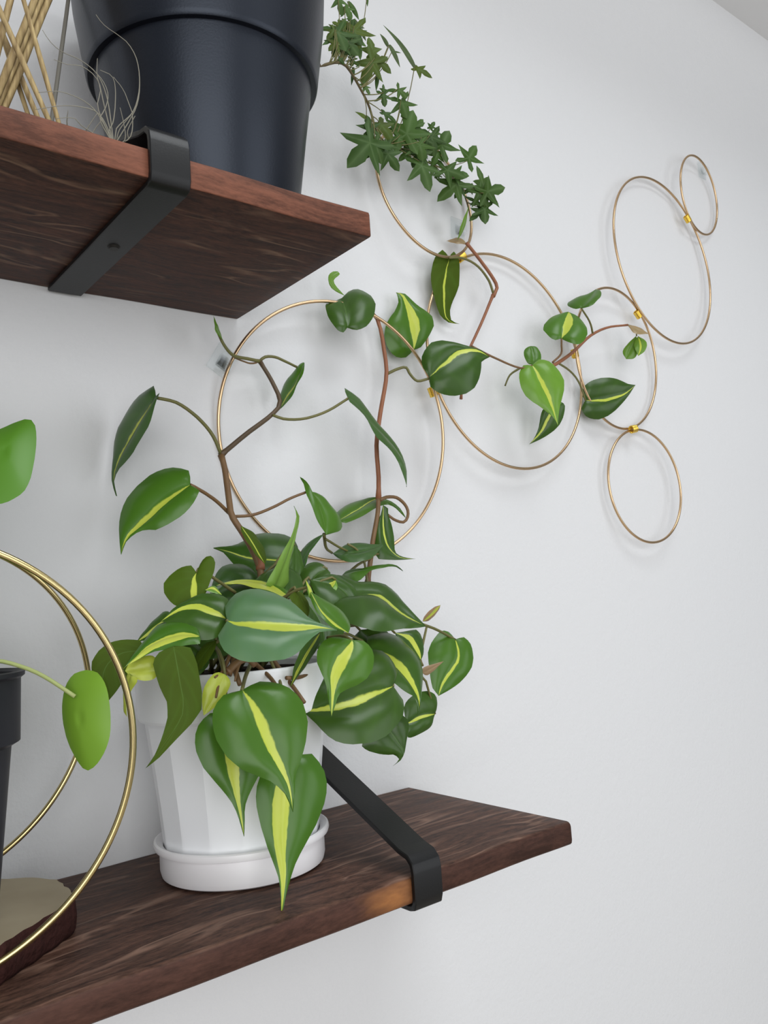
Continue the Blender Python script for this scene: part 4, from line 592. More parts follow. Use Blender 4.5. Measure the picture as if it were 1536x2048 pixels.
STEMS = [
["vine",[1859,-750,-200,1874,-734,-148,1876,-718,-97,1869,-703,-47,1858,-687,2,1844,-671,51,1828,-655,99,1810,-639,145,1790,-624,191,1768,-608,236,1748,-592,282,1739,-576,333,1743,-561,387,1747,-545,442,1751,-529,497,1755,-513,552,1759,-497,608,1761,-482,663,1759,-466,718,1753,-450,772],26,22,"brown"],
["vine",[1753,-450,772,1809,-436,814,1867,-423,856,1925,-409,899,1985,-396,942,2046,-382,985,2110,-369,1027,2174,-355,1069,2239,-342,1113,2302,-328,1161,2361,-315,1213,2390,-301,1277,2384,-288,1339,2366,-274,1396,2346,-261,1452,2323,-247,1507,2297,-234,1560,2272,-220,1614],20,17,"dark"],
["vine",[2272,-220,1614,2230,-226,1615,2189,-231,1616,2148,-237,1617,2107,-243,1615,2066,-249,1614,2026,-254,1617,1992,-260,1628,1963,-266,1647,1939,-271,1669,1917,-277,1693,1897,-283,1719,1881,-289,1746,1865,-294,1773,1849,-300,1800],14,12,"green"],
["aerial_root",[2272,-220,1614,2250,-218,1606,2229,-216,1597,2207,-215,1591,2185,-213,1589,2164,-211,1591,2144,-209,1596,2124,-207,1601,2104,-205,1606,2084,-204,1612,2065,-202,1618,2046,-200,1624],8,6,"brown"],
["petiole",[1753,-450,780,1732,-457,822,1711,-464,865,1686,-471,905,1656,-479,941,1622,-486,975,1585,-493,1006,1547,-500,1035,1506,-507,1061,1465,-514,1084,1421,-521,1105,1375,-529,1121,1326,-536,1129,1276,-543,1132,1227,-550,1134],14,12,"green"],
["petiole",[1761,-520,324,1727,-536,344,1694,-553,365,1661,-569,385,1627,-585,404,1592,-602,421,1556,-618,436,1520,-635,451,1484,-651,464,1447,-667,477,1411,-684,489,1373,-700,499],14,12,"brown"],
["petiole",[2272,-220,1618,2293,-224,1639,2318,-229,1655,2347,-233,1662,2376,-237,1664,2404,-241,1662,2431,-246,1656,2457,-250,1646,2483,-254,1636,2508,-259,1626,2534,-263,1616,2560,-267,1605,2586,-271,1595,2612,-276,1584,2638,-280,1574],13,10,"green"],
["petiole",[2276,-360,1139,2318,-370,1123,2363,-380,1110,2411,-390,1107,2460,-400,1108,2509,-410,1113,2559,-420,1122,2608,-430,1136,2656,-440,1152,2705,-450,1171,2752,-460,1193,2799,-470,1218,2844,-480,1246,2888,-490,1274,2934,-500,1303],12,11,"green"],
["petiole",[1788,-520,302,1832,-527,303,1875,-534,304,1919,-541,308,1963,-549,317,2006,-556,330,2049,-563,346,2091,-570,363,2134,-577,381,2175,-584,401,2217,-591,422,2260,-599,440,2305,-606,457,2350,-613,472,2396,-620,488],12,10,"brown"],
["vine",[3008,-500,-252,3031,-486,-201,3054,-471,-149,3078,-457,-98,3101,-443,-46,3125,-429,7,3148,-414,60,3173,-400,114,3200,-386,167,3229,-371,221,3257,-357,276,3285,-343,331,3308,-329,387,3327,-314,444,3346,-300,501],22,20,"brown"],
["vine",[3345,-300,488,3358,-296,584,3369,-292,680,3373,-287,777,3374,-283,873,3381,-279,971,3401,-275,1070,3430,-271,1169,3460,-266,1269,3493,-262,1370,3528,-258,1472,3561,-254,1575,3583,-249,1678,3585,-245,1780,3577,-241,1879,3571,-237,1980,3558,-233,2079,3531,-228,2172,3454,-224,2233,3349,-220,2261],21,18,"red"],
["petiole",[3345,-320,476,3380,-321,490,3417,-322,502,3455,-323,506,3494,-324,506,3531,-325,500,3564,-326,485,3592,-327,465,3616,-328,443,3635,-329,417,3646,-331,387,3646,-332,356,3636,-333,325,3615,-334,297,3581,-335,279,3541,-336,282,3503,-337,292,3468,-338,305,3437,-339,323,3407,-340,342],16,12,"brown"],
["petiole",[3593,-240,1653,3614,-254,1665,3635,-268,1676,3656,-282,1687,3678,-296,1696,3701,-311,1704,3724,-325,1710,3747,-339,1705,3752,-353,1680,3752,-367,1650,3759,-381,1625,3767,-395,1601,3778,-409,1579,3795,-424,1564,3819,-438,1564,3842,-452,1570,3865,-466,1577,3888,-480,1584],14,12,"green"],
["vine",[4554,-200,1519,4568,-200,1586,4581,-200,1653,4597,-200,1720,4612,-200,1787,4629,-200,1855,4652,-200,1923,4687,-200,1991,4733,-200,2057,4779,-200,2125,4826,-200,2192,4873,-200,2261,4920,-200,2330,4965,-200,2400,5010,-200,2470,5054,-200,2542,5099,-200,2614,5144,-200,2686],12,16,"red"],
["vine",[5143,-200,2675,5182,-201,2724,5212,-203,2774,5200,-204,2820,5169,-206,2857,5136,-207,2892,5100,-209,2925,5062,-210,2958,5025,-211,2989,4987,-213,3020,4948,-214,3051,4909,-216,3081,4870,-217,3110,4830,-219,3139,4791,-220,3168],19,17,"red"],
["petiole",[5153,-200,2699,5135,-203,2741,5117,-206,2784,5093,-209,2824,5060,-211,2859,5023,-214,2891,4982,-217,2920,4936,-220,2945,4884,-223,2964,4827,-226,2977,4767,-229,2984,4704,-231,2986,4638,-234,2978,4571,-237,2960,4504,-240,2942],14,11,"green"],
["petiole",[4734,-220,2077,4787,-241,2049,4839,-262,2022,4892,-283,1994,4946,-304,1968,5001,-325,1944,5057,-345,1919,5113,-366,1895,5172,-387,1874,5234,-408,1859,5302,-429,1865,5368,-450,1891],12,10,"brown"],
["aerial_root",[5352,-300,1901,5324,-288,1884,5295,-275,1867,5268,-262,1849,5245,-250,1828,5230,-238,1802,5222,-225,1775,5216,-212,1747,5209,-200,1719],12,8,"green"],
["vine",[5796,-300,1959,5886,-300,1990,5971,-300,2029,6055,-300,2073,6139,-300,2119,6221,-300,2167,6301,-300,2218,6378,-300,2273,6454,-300,2329,6534,-300,2384,6620,-300,2436,6713,-300,2483,6812,-300,2527,6915,-300,2565,7021,-300,2597,7131,-300,2622,7242,-300,2644,7355,-300,2668],22,12,"red"],
["petiole",[5888,-300,2026,5910,-309,2045,5934,-318,2064,5957,-327,2083,5978,-336,2104,5993,-345,2127,5994,-355,2152,5986,-364,2177,5975,-373,2201,5967,-382,2225,5960,-391,2250,5952,-400,2274],12,10,"brown"],
["petiole",[6656,-300,2443,6632,-312,2479,6609,-325,2514,6580,-337,2547,6542,-350,2577,6497,-363,2604,6449,-375,2628,6401,-387,2652,6353,-400,2676],12,10,"green"],
["petiole",[5997,-300,2028,6065,-293,2012,6134,-285,1997,6198,-278,1976,6256,-271,1951,6310,-264,1921,6357,-256,1887,6396,-249,1850,6427,-242,1809,6455,-235,1766,6481,-227,1723,6509,-220,1680],12,10,"green"],
["petiole",[7355,-300,2668,7397,-300,2667,7440,-300,2668,7482,-300,2667,7520,-300,2660,7537,-300,2639,7534,-300,2611,7526,-300,2583,7520,-300,2555],9,8,"green"],
["petiole",[2501,-650,153,2515,-631,133,2529,-613,113,2543,-594,93,2558,-575,73,2577,-556,54,2603,-537,37,2637,-519,25,2671,-500,13],14,10,"green"],
["petiole",[2512,-650,113,2565,-632,94,2618,-614,73,2673,-595,53,2730,-577,36,2789,-559,19,2849,-541,5,2912,-523,-6,2978,-505,-10,3046,-486,-9,3115,-468,-6,3184,-450,-4],10,8,"green"],
["petiole",[2757,-600,75,2795,-600,58,2831,-600,39,2860,-600,13,2886,-600,-16,2904,-600,-48,2915,-600,-83,2921,-600,-118,2924,-600,-154,2926,-600,-190,2928,-600,-226,2930,-600,-261],9,11,"green"],
["petiole",[2801,-550,-144,2836,-537,-126,2872,-525,-109,2909,-513,-92,2949,-500,-78,2990,-487,-66,3032,-475,-54,3075,-463,-43,3117,-450,-32],12,10,"green"],
["petiole",[3114,-1000,-591,3176,-981,-608,3240,-962,-625,3303,-944,-643,3366,-925,-664,3428,-906,-686,3490,-888,-710,3552,-869,-735,3614,-850,-759],12,10,"green"],
["petiole",[3179,-1000,-627,3168,-1000,-654,3157,-1000,-681,3146,-1000,-707,3135,-1000,-733,3124,-1000,-760,3114,-1000,-786,3103,-1000,-812,3093,-1000,-838,3088,-1000,-865,3096,-1000,-893,3108,-1000,-919],9,12,"green"],
["petiole",[1168,-1150,-130,1188,-1136,-105,1222,-1123,-113,1254,-1109,-128,1284,-1095,-145,1316,-1082,-162,1348,-1068,-179,1380,-1055,-195,1413,-1041,-212,1445,-1027,-229,1479,-1014,-247,1512,-1000,-264],9,12,"green"],
["petiole",[1145,-1700,-827,1180,-1650,-811,1214,-1600,-796,1250,-1550,-779,1287,-1500,-763,1326,-1450,-747,1366,-1400,-731,1407,-1350,-714,1448,-1300,-697],11,14,"green"],
["petiole",[1447,-1300,-703,1453,-1335,-725,1460,-1370,-747,1466,-1405,-768,1471,-1440,-790,1474,-1475,-813,1473,-1510,-837,1469,-1545,-862,1465,-1580,-887],14,12,"brown"],
["petiole",[1605,-1250,-688,1610,-1291,-725,1615,-1332,-761,1619,-1374,-797,1623,-1415,-832,1627,-1456,-867,1630,-1498,-901,1632,-1539,-935,1634,-1580,-969],16,12,"brown"],
["petiole",[1565,-1500,-815,1605,-1481,-820,1645,-1462,-825,1685,-1444,-828,1725,-1425,-827,1765,-1406,-823,1805,-1388,-817,1845,-1369,-811,1885,-1350,-806],13,12,"brown"],
["petiole",[1304,-1350,-590,1289,-1369,-619,1273,-1388,-648,1260,-1406,-677,1250,-1425,-707,1245,-1444,-735,1244,-1462,-763,1243,-1481,-791,1242,-1500,-819],22,14,"brown"],
["aerial_root",[1302,-1400,-620,1281,-1411,-645,1261,-1422,-670,1241,-1433,-694,1218,-1444,-716,1191,-1455,-736,1162,-1465,-753,1135,-1476,-771,1113,-1487,-793,1098,-1498,-818,1085,-1509,-843,1072,-1520,-869],20,6,"brown"],
["aerial_root",[1336,-1400,-629,1317,-1415,-649,1298,-1430,-669,1279,-1445,-689,1261,-1460,-709,1244,-1475,-729,1229,-1490,-749,1214,-1505,-769,1200,-1520,-790],16,6,"brown"],
["aerial_root",[1240,-1400,-644,1223,-1412,-661,1207,-1425,-678,1191,-1438,-696,1174,-1450,-712,1155,-1462,-727,1132,-1475,-739,1107,-1488,-747,1082,-1500,-756],14,6,"brown"],
["vine",[1185,-1460,-740,1200,-1460,-729,1215,-1460,-716,1230,-1460,-704,1247,-1460,-694,1264,-1460,-685,1284,-1460,-678,1304,-1460,-674,1326,-1460,-676,1344,-1460,-687,1358,-1460,-702,1373,-1460,-716],26,18,"brown"],
["petiole",[1973,-1650,-619,1974,-1619,-610,1975,-1588,-600,1974,-1556,-594,1971,-1525,-593,1968,-1494,-595,1965,-1462,-598,1961,-1431,-601,1958,-1400,-604],10,12,"green"],
["petiole",[2440,-1450,-976,2476,-1406,-939,2513,-1363,-902,2541,-1319,-864,2552,-1275,-827,2551,-1231,-795,2546,-1188,-765,2539,-1144,-735,2533,-1100,-704],10,12,"green"],
["petiole",[1152,-1550,-436,1198,-1506,-419,1244,-1462,-402,1293,-1419,-386,1347,-1375,-377,1404,-1331,-373,1461,-1288,-373,1520,-1244,-374,1580,-1200,-374],10,12,"green"],
["petiole",[1176,-1350,-563,1218,-1319,-555,1261,-1288,-547,1303,-1256,-538,1346,-1225,-529,1389,-1194,-517,1431,-1163,-506,1475,-1131,-493,1519,-1100,-481],10,12,"green"],
["petiole",[1719,-1300,-324,1738,-1287,-341,1756,-1275,-359,1772,-1262,-377,1787,-1250,-396,1800,-1238,-416,1814,-1225,-435,1828,-1212,-455,1842,-1200,-474],10,12,"green"],
["petiole",[1778,-660,169,1794,-665,147,1810,-671,124,1825,-676,101,1838,-682,77,1852,-687,53,1864,-693,28,1876,-698,2,1883,-704,-24,1885,-709,-52,1882,-715,-81,1878,-720,-109],18,34,"red"]]
for nm, pts, r0, r1, tone in STEMS:
    q = V3(pts); k = len(q)
    rad = [(r0 + (r1 - r0) * i / (k - 1)) * 1e-4 for i in range(k)]
    if nm == 'vine': rad[0] *= 1.35; rad[-1] *= 1.2
    tube(nm, q, rad, STEM[tone], ph, 10)

# ---------------------------------------------------------------- ivy in the black pot
BC = (.148, -.1)
iv = thing('potted_ivy', 'ivy trailing out of the large matte black pot on the upper shelf', 'plant', (BC[0], BC[1], ZU1))
Z = ZU1 + .0008
lathe('pot', [(.0560, Z), (.0580, Z + .001), (.0592, Z + .004), (.0690, .290), (.0745, .3235), (.0748, .326), (.0782, .3262), (.0792, .3275), (.0797, .330), (.0862, .372), (.0895, .412), (.0910, .414), (.0912, .420), (.0880, .420), (.0865, .41), (.078, .36), (.05, .355)], m_black, BC, iv, 96)
disc('soil', (BC[0], BC[1], .398), .0855, m_soil, iv, .003)
ISTEM = V3([2610,-850,3942,2669,-836,3983,2727,-821,4025,2787,-806,4065,2848,-786,4100,2910,-761,4129,2974,-731,4147,3037,-694,4152,3100,-657,4146,3163,-623,4131,3225,-590,4110,3287,-558,4088,3347,-526,4061,3404,-490,4032,3453,-456,3991,3497,-425,3941,3551,-392,3904,3613,-359,3885,3679,-329,3878,3748,-305,3883,3816,-284,3899,3885,-265,3915,3956,-249,3925,4028,-235,3929,4100,-222,3929,4172,-211,3927,4245,-201,3927,4317,-191,3931,4389,-182,3936,4462,-174,3941,4535,-166,3942,4607,-159,3933,4677,-152,3912,4743,-148,3881,4806,-143,3844,4866,-135,3802,4915,-125,3750,4951,-119,3687,4972,-119,3616,4989,-120,3545])
ROOT = [Vector((.195, -.105, .398)), Vector((.222, -.098, .418)), Vector((.2415, -.090, .421))]
tube('vine', ROOT + ISTEM, [.0013] * 4 + [.0013 - .0008 * i / len(ISTEM) for i in range(len(ISTEM) - 1)], STEM['ivy'], iv, 7)
IVY = [
[[3427,-500,3746],[3226,-404,3515],[-0.37,-0.93,-0.06],1.0,0,0],
[[3417,-470,3829],[3395,-462,3969],[-0.37,-0.93,-0.01],1.1,0,0],
[[3605,-420,3727],[3732,-453,3577],[-0.44,-0.88,-0.18],0.9,0,0],
[[3435,-480,3720],[3522,-470,3573],[-0.35,-0.9,-0.27],1.0,0,0],
[[3905,-380,3929],[3960,-455,4190],[-0.57,-0.82,-0.12],1.1,1,0],
[[4020,-450,3919],[4065,-440,3772],[-0.43,-0.88,-0.19],1.3,1,0],
[[4066,-380,3770],[4131,-437,3515],[-0.44,-0.9,0.09],0.9,1,0],
[[3864,-360,3982],[3832,-324,3839],[-0.59,-0.81,-0.07],1.2,1,0],
[[4236,-400,4096],[4265,-390,3909],[-0.62,-0.77,-0.14],1.0,0,0],
[[4276,-350,4180],[4315,-380,4245],[-0.62,-0.78,0.02],1.0,1,2],
[[4385,-300,4160],[4428,-323,4257],[-0.55,-0.83,0.05],0.8,1,2],
[[4334,-400,3955],[4440,-445,4152],[-0.46,-0.88,0.05],1.1,1,0],
[[4338,-380,3951],[4306,-322,3834],[-0.58,-0.78,-0.23],1.0,1,2],
[[4709,-400,3943],[4779,-474,4082],[-0.5,-0.84,-0.19],1.2,1,0],
[[4403,-350,3796],[4599,-447,3733],[-0.47,-0.88,-0.1],0.8,1,0],
[[4643,-350,3731],[4451,-241,3560],[-0.54,-0.84,0.07],0.9,1,0],
[[4984,-350,3719],[4913,-361,3954],[-0.53,-0.82,-0.2],0.5,1,2],
[[4912,-400,3657],[5070,-529,3706],[-0.62,-0.78,-0.06],1.1,1,0],
[[4947,-360,3673],[5064,-435,3579],[-0.55,-0.84,-0.01],0.7,1,2],
[[4965,-350,3552],[4964,-347,3387],[-0.58,-0.82,-0.01],1.1,0,0],
[[4953,-300,3581],[4847,-228,3683],[-0.57,-0.82,-0.02],0.5,0,2],
[[4986,-300,3546],[4887,-227,3445],[-0.47,-0.87,-0.17],0.8,0,2],
[[4327,-300,3850],[4318,-284,3746],[-0.55,-0.83,-0.08],0.9,1,0],
[[4405,-300,3757],[4365,-274,3732],[-0.47,-0.87,-0.16],1.2,1,0],
[[4873,-300,3766],[4798,-251,3698],[-0.53,-0.85,-0.02],0.8,0,2],
[[3545,-500,4037],[3662,-538,3967],[-0.39,-0.91,-0.15],0.5,0,2],
[[3574,-400,4000],[3697,-431,3861],[-0.45,-0.87,-0.2],0.9,3,2],
[[3830,-450,4280],[3887,-447,4136],[-0.5,-0.84,-0.22],1.2,1,0],
[[3750,-500,4330],[3833,-526,4270],[-0.39,-0.91,-0.13],1.1,1,0],
[[3730,-500,4309],[3643,-459,4306],[-0.41,-0.9,-0.13],0.5,1,1],
[[3868,-430,4319],[3935,-443,4213],[-0.39,-0.91,-0.14],0.4,3,1],
[[3525,-550,4187],[3540,-548,4082],[-0.54,-0.84,-0.09],1.1,0,0],
[[3531,-550,4194],[3537,-551,4273],[-0.42,-0.91,0.02],0.7,0,2],
[[3368,-650,4411],[3302,-553,4218],[-0.45,-0.85,-0.27],0.9,3,0],
[[3411,-620,4439],[3531,-660,4340],[-0.46,-0.86,-0.21],0.8,3,2],
[[3394,-600,4464],[3382,-592,4651],[-0.44,-0.9,0.01],0.8,3,2],
[[3990,-500,4641],[3769,-405,5020],[-0.51,-0.85,-0.08],0.14,4,1],
[[3989,-500,4630],[4112,-583,4551],[-0.61,-0.78,-0.12],0.55,3,2],
[[3628,-550,4682],[3574,-526,4799],[-0.59,-0.8,-0.1],0.35,4,1],
[[3647,-550,4700],[3717,-585,4523],[-0.54,-0.84,-0.05],0.3,4,1],
[[3672,-550,4645],[3733,-592,4633],[-0.58,-0.77,-0.26],0.3,4,1],
[[2923,-750,4743],[2954,-745,4621],[-0.43,-0.89,-0.14],0.8,2,0],
[[3011,-720,4711],[3061,-744,4624],[-0.47,-0.88,-0.03],1.1,2,2],
[[3075,-700,4797],[3144,-731,4661],[-0.49,-0.87,-0.05],0.4,1,1],
[[3149,-680,4652],[3218,-718,4507],[-0.49,-0.87,-0.01],0.4,4,2],
[[2962,-780,4439],[2870,-708,4347],[-0.42,-0.87,-0.26],1.1,3,0],
[[3054,-720,4521],[3131,-763,4400],[-0.52,-0.85,-0.03],1.1,0,0],
[[2897,-800,4338],[2852,-732,4200],[-0.5,-0.83,-0.24],1.0,0,0],
[[3072,-700,4429],[3093,-687,4306],[-0.49,-0.86,-0.17],1.0,0,0],
[[3172,-680,4535],[3198,-662,4355],[-0.45,-0.88,-0.15],0.5,1,2],
[[2884,-800,4432],[2833,-774,4464],[-0.53,-0.83,-0.17],1.1,3,0],
[[3047,-700,4586],[3064,-707,4454],[-0.51,-0.86,-0.02],1.2,0,0],
[[2820,-840,4240],[2755,-810,4171],[-0.34,-0.94,-0.08],1.1,3,0],
[[2938,-780,4271],[2916,-756,4173],[-0.58,-0.81,-0.07],1,0,0],
[[2797,-840,4338],[2741,-811,4271],[-0.44,-0.9,-0.03],1.1,3,0],
[[3115,-650,4308],[3114,-632,4257],[-0.5,-0.82,-0.28],1.6,1,0],
[[3144,-620,4257],[3144,-585,4136],[-0.44,-0.86,-0.25],0.35,0,1],
[[3277,-580,4162],[3322,-601,4086],[-0.43,-0.9,-0.01],0.7,2,0],
[[3475,-550,4348],[3458,-542,4217],[-0.53,-0.85,0.02],0.4,0,1],
[[3220,-620,4307],[3190,-599,4294],[-0.57,-0.82,-0.0],0.7,1,2],
[[3375,-600,5039],[3377,-595,4956],[-0.51,-0.86,-0.07],0.4,1,1],
[[3345,-500,3915],[3272,-461,3973],[-0.44,-0.9,0.06],0.5,3,1],
[[2845,-800,4126],[2893,-808,4095],[-0.33,-0.9,-0.29],1,0,2],
[[3037,-750,4578],[3015,-741,4621],[-0.59,-0.8,-0.14],0.7,1,2],
[[2972,-750,4561],[2980,-749,4510],[-0.59,-0.8,-0.11],1,2,2],
[[4008,-300,3979],[3907,-244,4093],[-0.51,-0.86,-0.03],1.1,1,0],
[[4068,-340,4095],[4134,-402,4197],[-0.52,-0.84,-0.17],1.0,1,0],
[[4161,-340,3928],[4070,-301,3768],[-0.41,-0.91,0.01],1.0,0,0],
[[4187,-360,4039],[4278,-412,3969],[-0.61,-0.76,-0.23],1.1,0,0],
[[3665,-400,3828],[3713,-400,3690],[-0.46,-0.87,-0.16],1.0,0,0],
[[4019,-360,4156],[3938,-306,3955],[-0.54,-0.84,-0.01],1.1,1,0],
[[4549,-340,3805],[4670,-427,3772],[-0.57,-0.82,0.05],1.0,1,0],
[[4718,-300,3725],[4654,-260,3620],[-0.49,-0.87,-0.04],0.9,0,0],
[[4892,-340,3710],[4974,-383,3541],[-0.61,-0.78,-0.1],0.9,1,0],
[[2816,-830,4360],[2873,-861,4199],[-0.42,-0.91,0.03],1.3,0,0],
[[3077,-750,4539],[3120,-725,4373],[-0.56,-0.78,-0.26],1.3,3,0],
[[2959,-760,4359],[3052,-802,4256],[-0.43,-0.9,-0.02],1.3,0,0],
[[4033,-300,3910],[3951,-237,3824],[-0.61,-0.79,0.0],1.0,1,0],
[[4236,-300,3995],[4163,-262,3915],[-0.45,-0.89,-0.01],1.1,0,0],
[[4575,-300,3687],[4658,-362,3719],[-0.57,-0.82,-0.09],1.0,1,2]]
for B, T, n, wf, tone, kind in IVY:
    o, b0 = ivy_leaf(B, T, n, wf, tone, kind, iv)
    j = min(range(len(ISTEM)), key=lambda i: (ISTEM[i] - b0).length)
    j = max(0, j - 2); a = ISTEM[j]
    mid = (a + b0) / 2 + Vector((0, -.004, -.15 * (a - b0).length))
    pts = [a.lerp(mid, t).lerp(mid.lerp(b0, t), t) for t in (0, .2, .4, .6, .8, 1)]
    for q in pts: q.y = min(q.y, -.002)
    tube('petiole', pts, [.00055, .0005, .00045, .0004, .0004, .0004], STEM['green'], iv, 5)

# ---------------------------------------------------------------- left of the lower shelf: wood slice, pilea, hoops
SC = (-.045, -.085)
edge = [(.041, -.066), (.0405, -.088), (.0375, -.108), (.0205, -.1225), (.004, -.1355), (-.0108, -.1465), (-.030, -.1365), (-.06, -.1335), (-.09, -.128), (-.115, -.11), (-.125, -.085), (-.118, -.055), (-.095, -.03), (-.06, -.018), (-.02, -.018), (.017, -.036), (.032, -.05)]
top = []
for i in range(len(edge)):
    a = Vector(edge[i]); c = Vector(edge[(i + 1) % len(edge)])
    for t in range(4):
        q = a.lerp(c, t / 4); q += (q - Vector(SC)).normalized() * random.uniform(-.0007, .0007); top.append(q)
ws = thing('wood_slice', 'pale wood slice with red brown bark edge under the black nursery pot', 'board', (SC[0], SC[1], ZL1))
zt = ZL1 + .019; m = len(top)
vs = [(SC[0], SC[1], zt)] + [(q.x, q.y, zt) for q in top] + [(SC[0] + (q.x - SC[0]) * .7, SC[1] + (q.y - SC[1]) * .7, zt) for q in top]
fs = []
for k in range(m):
    j = (k + 1) % m; fs += [(0, 1 + m + k, 1 + m + j), (1 + m + k, 1 + k, 1 + j, 1 + m + j)]
link('top_face', mesh('top_face', vs, fs), m_slice, ws, False)
vs = []; fs = []
for lv, zz in enumerate((zt, zt - .002, zt - .010, ZL1 + .003, ZL1 + .0005)):
    for q in top:
        g = (0, .0022, .0030, .0018, -.001)[lv] + (random.uniform(-.0006, .0006) if 0 < lv < 4 else 0)
        u = q + (q - Vector(SC)).normalized() * g * .5; vs.append((u.x, u.y, zz))
for lv in range(4):
    for k in range(m):
        j = (k + 1) % m; fs.append((lv * m + k, lv * m + m + k, lv * m + m + j, lv * m + j))
fs.append(tuple(4 * m + k for k in range(m))[::-1])
link('bark', mesh('bark', vs, fs), m_bark, ws)

NC = (-.0275, -.1)
pi = thing('potted_pilea', 'pilea with round bright green leaves in a black nursery pot, left edge', 'plant', (NC[0], NC[1], zt))
lathe('pot', [(.0250, zt + .0006), (.0270, zt + .002), (.0355, -.1010), (.0400, -.0985), (.0410, -.0655), (.0430, -.0640), (.0432, -.0618), (.0420, -.0612), (.0400, -.063), (.0380, -.08), (.02, -.082)], m_nursery, NC, pi, 64)
disc('soil', (NC[0], NC[1], -.0775), .038, m_soil, pi, .002)
m_pstem = stem_mat('pilea_stem', (.30, .36, .12), (.40, .44, .18))
DISCS = [
[[333,-1500,-881],[353,-1461,-634,373,-1496,-638,390,-1529,-650,401,-1555,-674,409,-1575,-701,413,-1591,-730,415,-1603,-760,415,-1613,-790,415,-1622,-821,414,-1629,-851,412,-1635,-881,409,-1640,-911,406,-1643,-941,401,-1643,-970,394,-1640,-999,385,-1634,-1027,375,-1624,-1054,363,-1611,-1080,350,-1596,-1104,334,-1576,-1125,316,-1550,-1139,300,-1519,-1128,290,-1494,-1105,281,-1472,-1080,274,-1452,-1054,267,-1433,-1027,262,-1416,-999,258,-1400,-970,256,-1387,-940,254,-1375,-910,254,-1365,-880,255,-1358,-849,257,-1353,-818,261,-1351,-787,267,-1350,-756,274,-1353,-726,284,-1362,-697,297,-1377,-671,313,-1398,-650,333,-1428,-640],[-0.852,-0.501,0.15]],
[[19,-1300,524],[24,-1185,701,55,-1190,717,86,-1196,734,117,-1203,748,148,-1212,760,177,-1231,754,188,-1260,718,185,-1287,676,178,-1312,633,169,-1335,591,158,-1357,550,147,-1377,510,134,-1397,470,121,-1416,431,107,-1434,393,89,-1449,357,69,-1460,324,44,-1463,299,16,-1462,280,-12,-1457,264,-41,-1448,254,-69,-1435,251,-97,-1419,252,-124,-1400,259,-147,-1376,277,-165,-1350,302,-179,-1322,332,-190,-1295,364,-198,-1267,400,-201,-1240,438,-201,-1214,477,-197,-1189,517,-190,-1167,557,-176,-1149,595,-153,-1140,627,-126,-1138,651,-97,-1140,671,-68,-1146,685,-37,-1158,692,-6,-1172,696],[-0.406,-0.761,0.507]]]
for ctr, out, n in DISCS:
    c = V3(ctr)[0]; out = V3(out); n = Vector(n); m = len(out); vs = [c + n * .004]; uvs = [(.75, .5)]; fs = []
    fr = (.12, .3, .5, .7, .86, .96, 1)
    for f in fr:
        for k, q in enumerate(out):
            vs.append(c.lerp(q, f) + n * .005 * (1 - f * f)); uvs.append((.75, .5))
    for k in range(m):
        j = (k + 1) % m; fs.append((0, 1 + k, 1 + j))
        for r in range(len(fr) - 1): fs.append((1 + r * m + k, 1 + r * m + m + k, 1 + r * m + m + j, 1 + r * m + j))
    me = mesh('leaf', vs, fs); uvl = me.uv_layers.new(name='uv')
    for lp in me.loops: uvl.data[lp.index].uv = uvs[lp.vertex_index]
    o = link('leaf', me, m_pilea, pi); o['stripe_left'] = 0.0; o['stripe_right'] = 0.0
    o.color = (.20, .38, .03, 1) if ctr[2] < 0 else (.09, .24, .02, 1)
for pts in [[-159,-1050,-620,-133,-1093,-593,-106,-1136,-568,-75,-1179,-552,-40,-1214,-548,-4,-1243,-556,32,-1271,-570,66,-1300,-587,99,-1334,-605,130,-1369,-626,159,-1403,-650,188,-1433,-676,217,-1459,-704,246,-1484,-732,275,-1510,-760],[-173,-1000,-641,-185,-1027,-536,-197,-1055,-432,-208,-1082,-329,-212,-1109,-227,-209,-1136,-126,-201,-1164,-26,-189,-1191,73,-172,-1215,171,-149,-1236,268,-115,-1258,361,-79,-1280,454]]:
    q = V3(pts); q = [Vector((NC[0] + .004, NC[1] - .002, -.078))] + q
    tube('petiole', q, .0011, m_pstem, pi, 8)

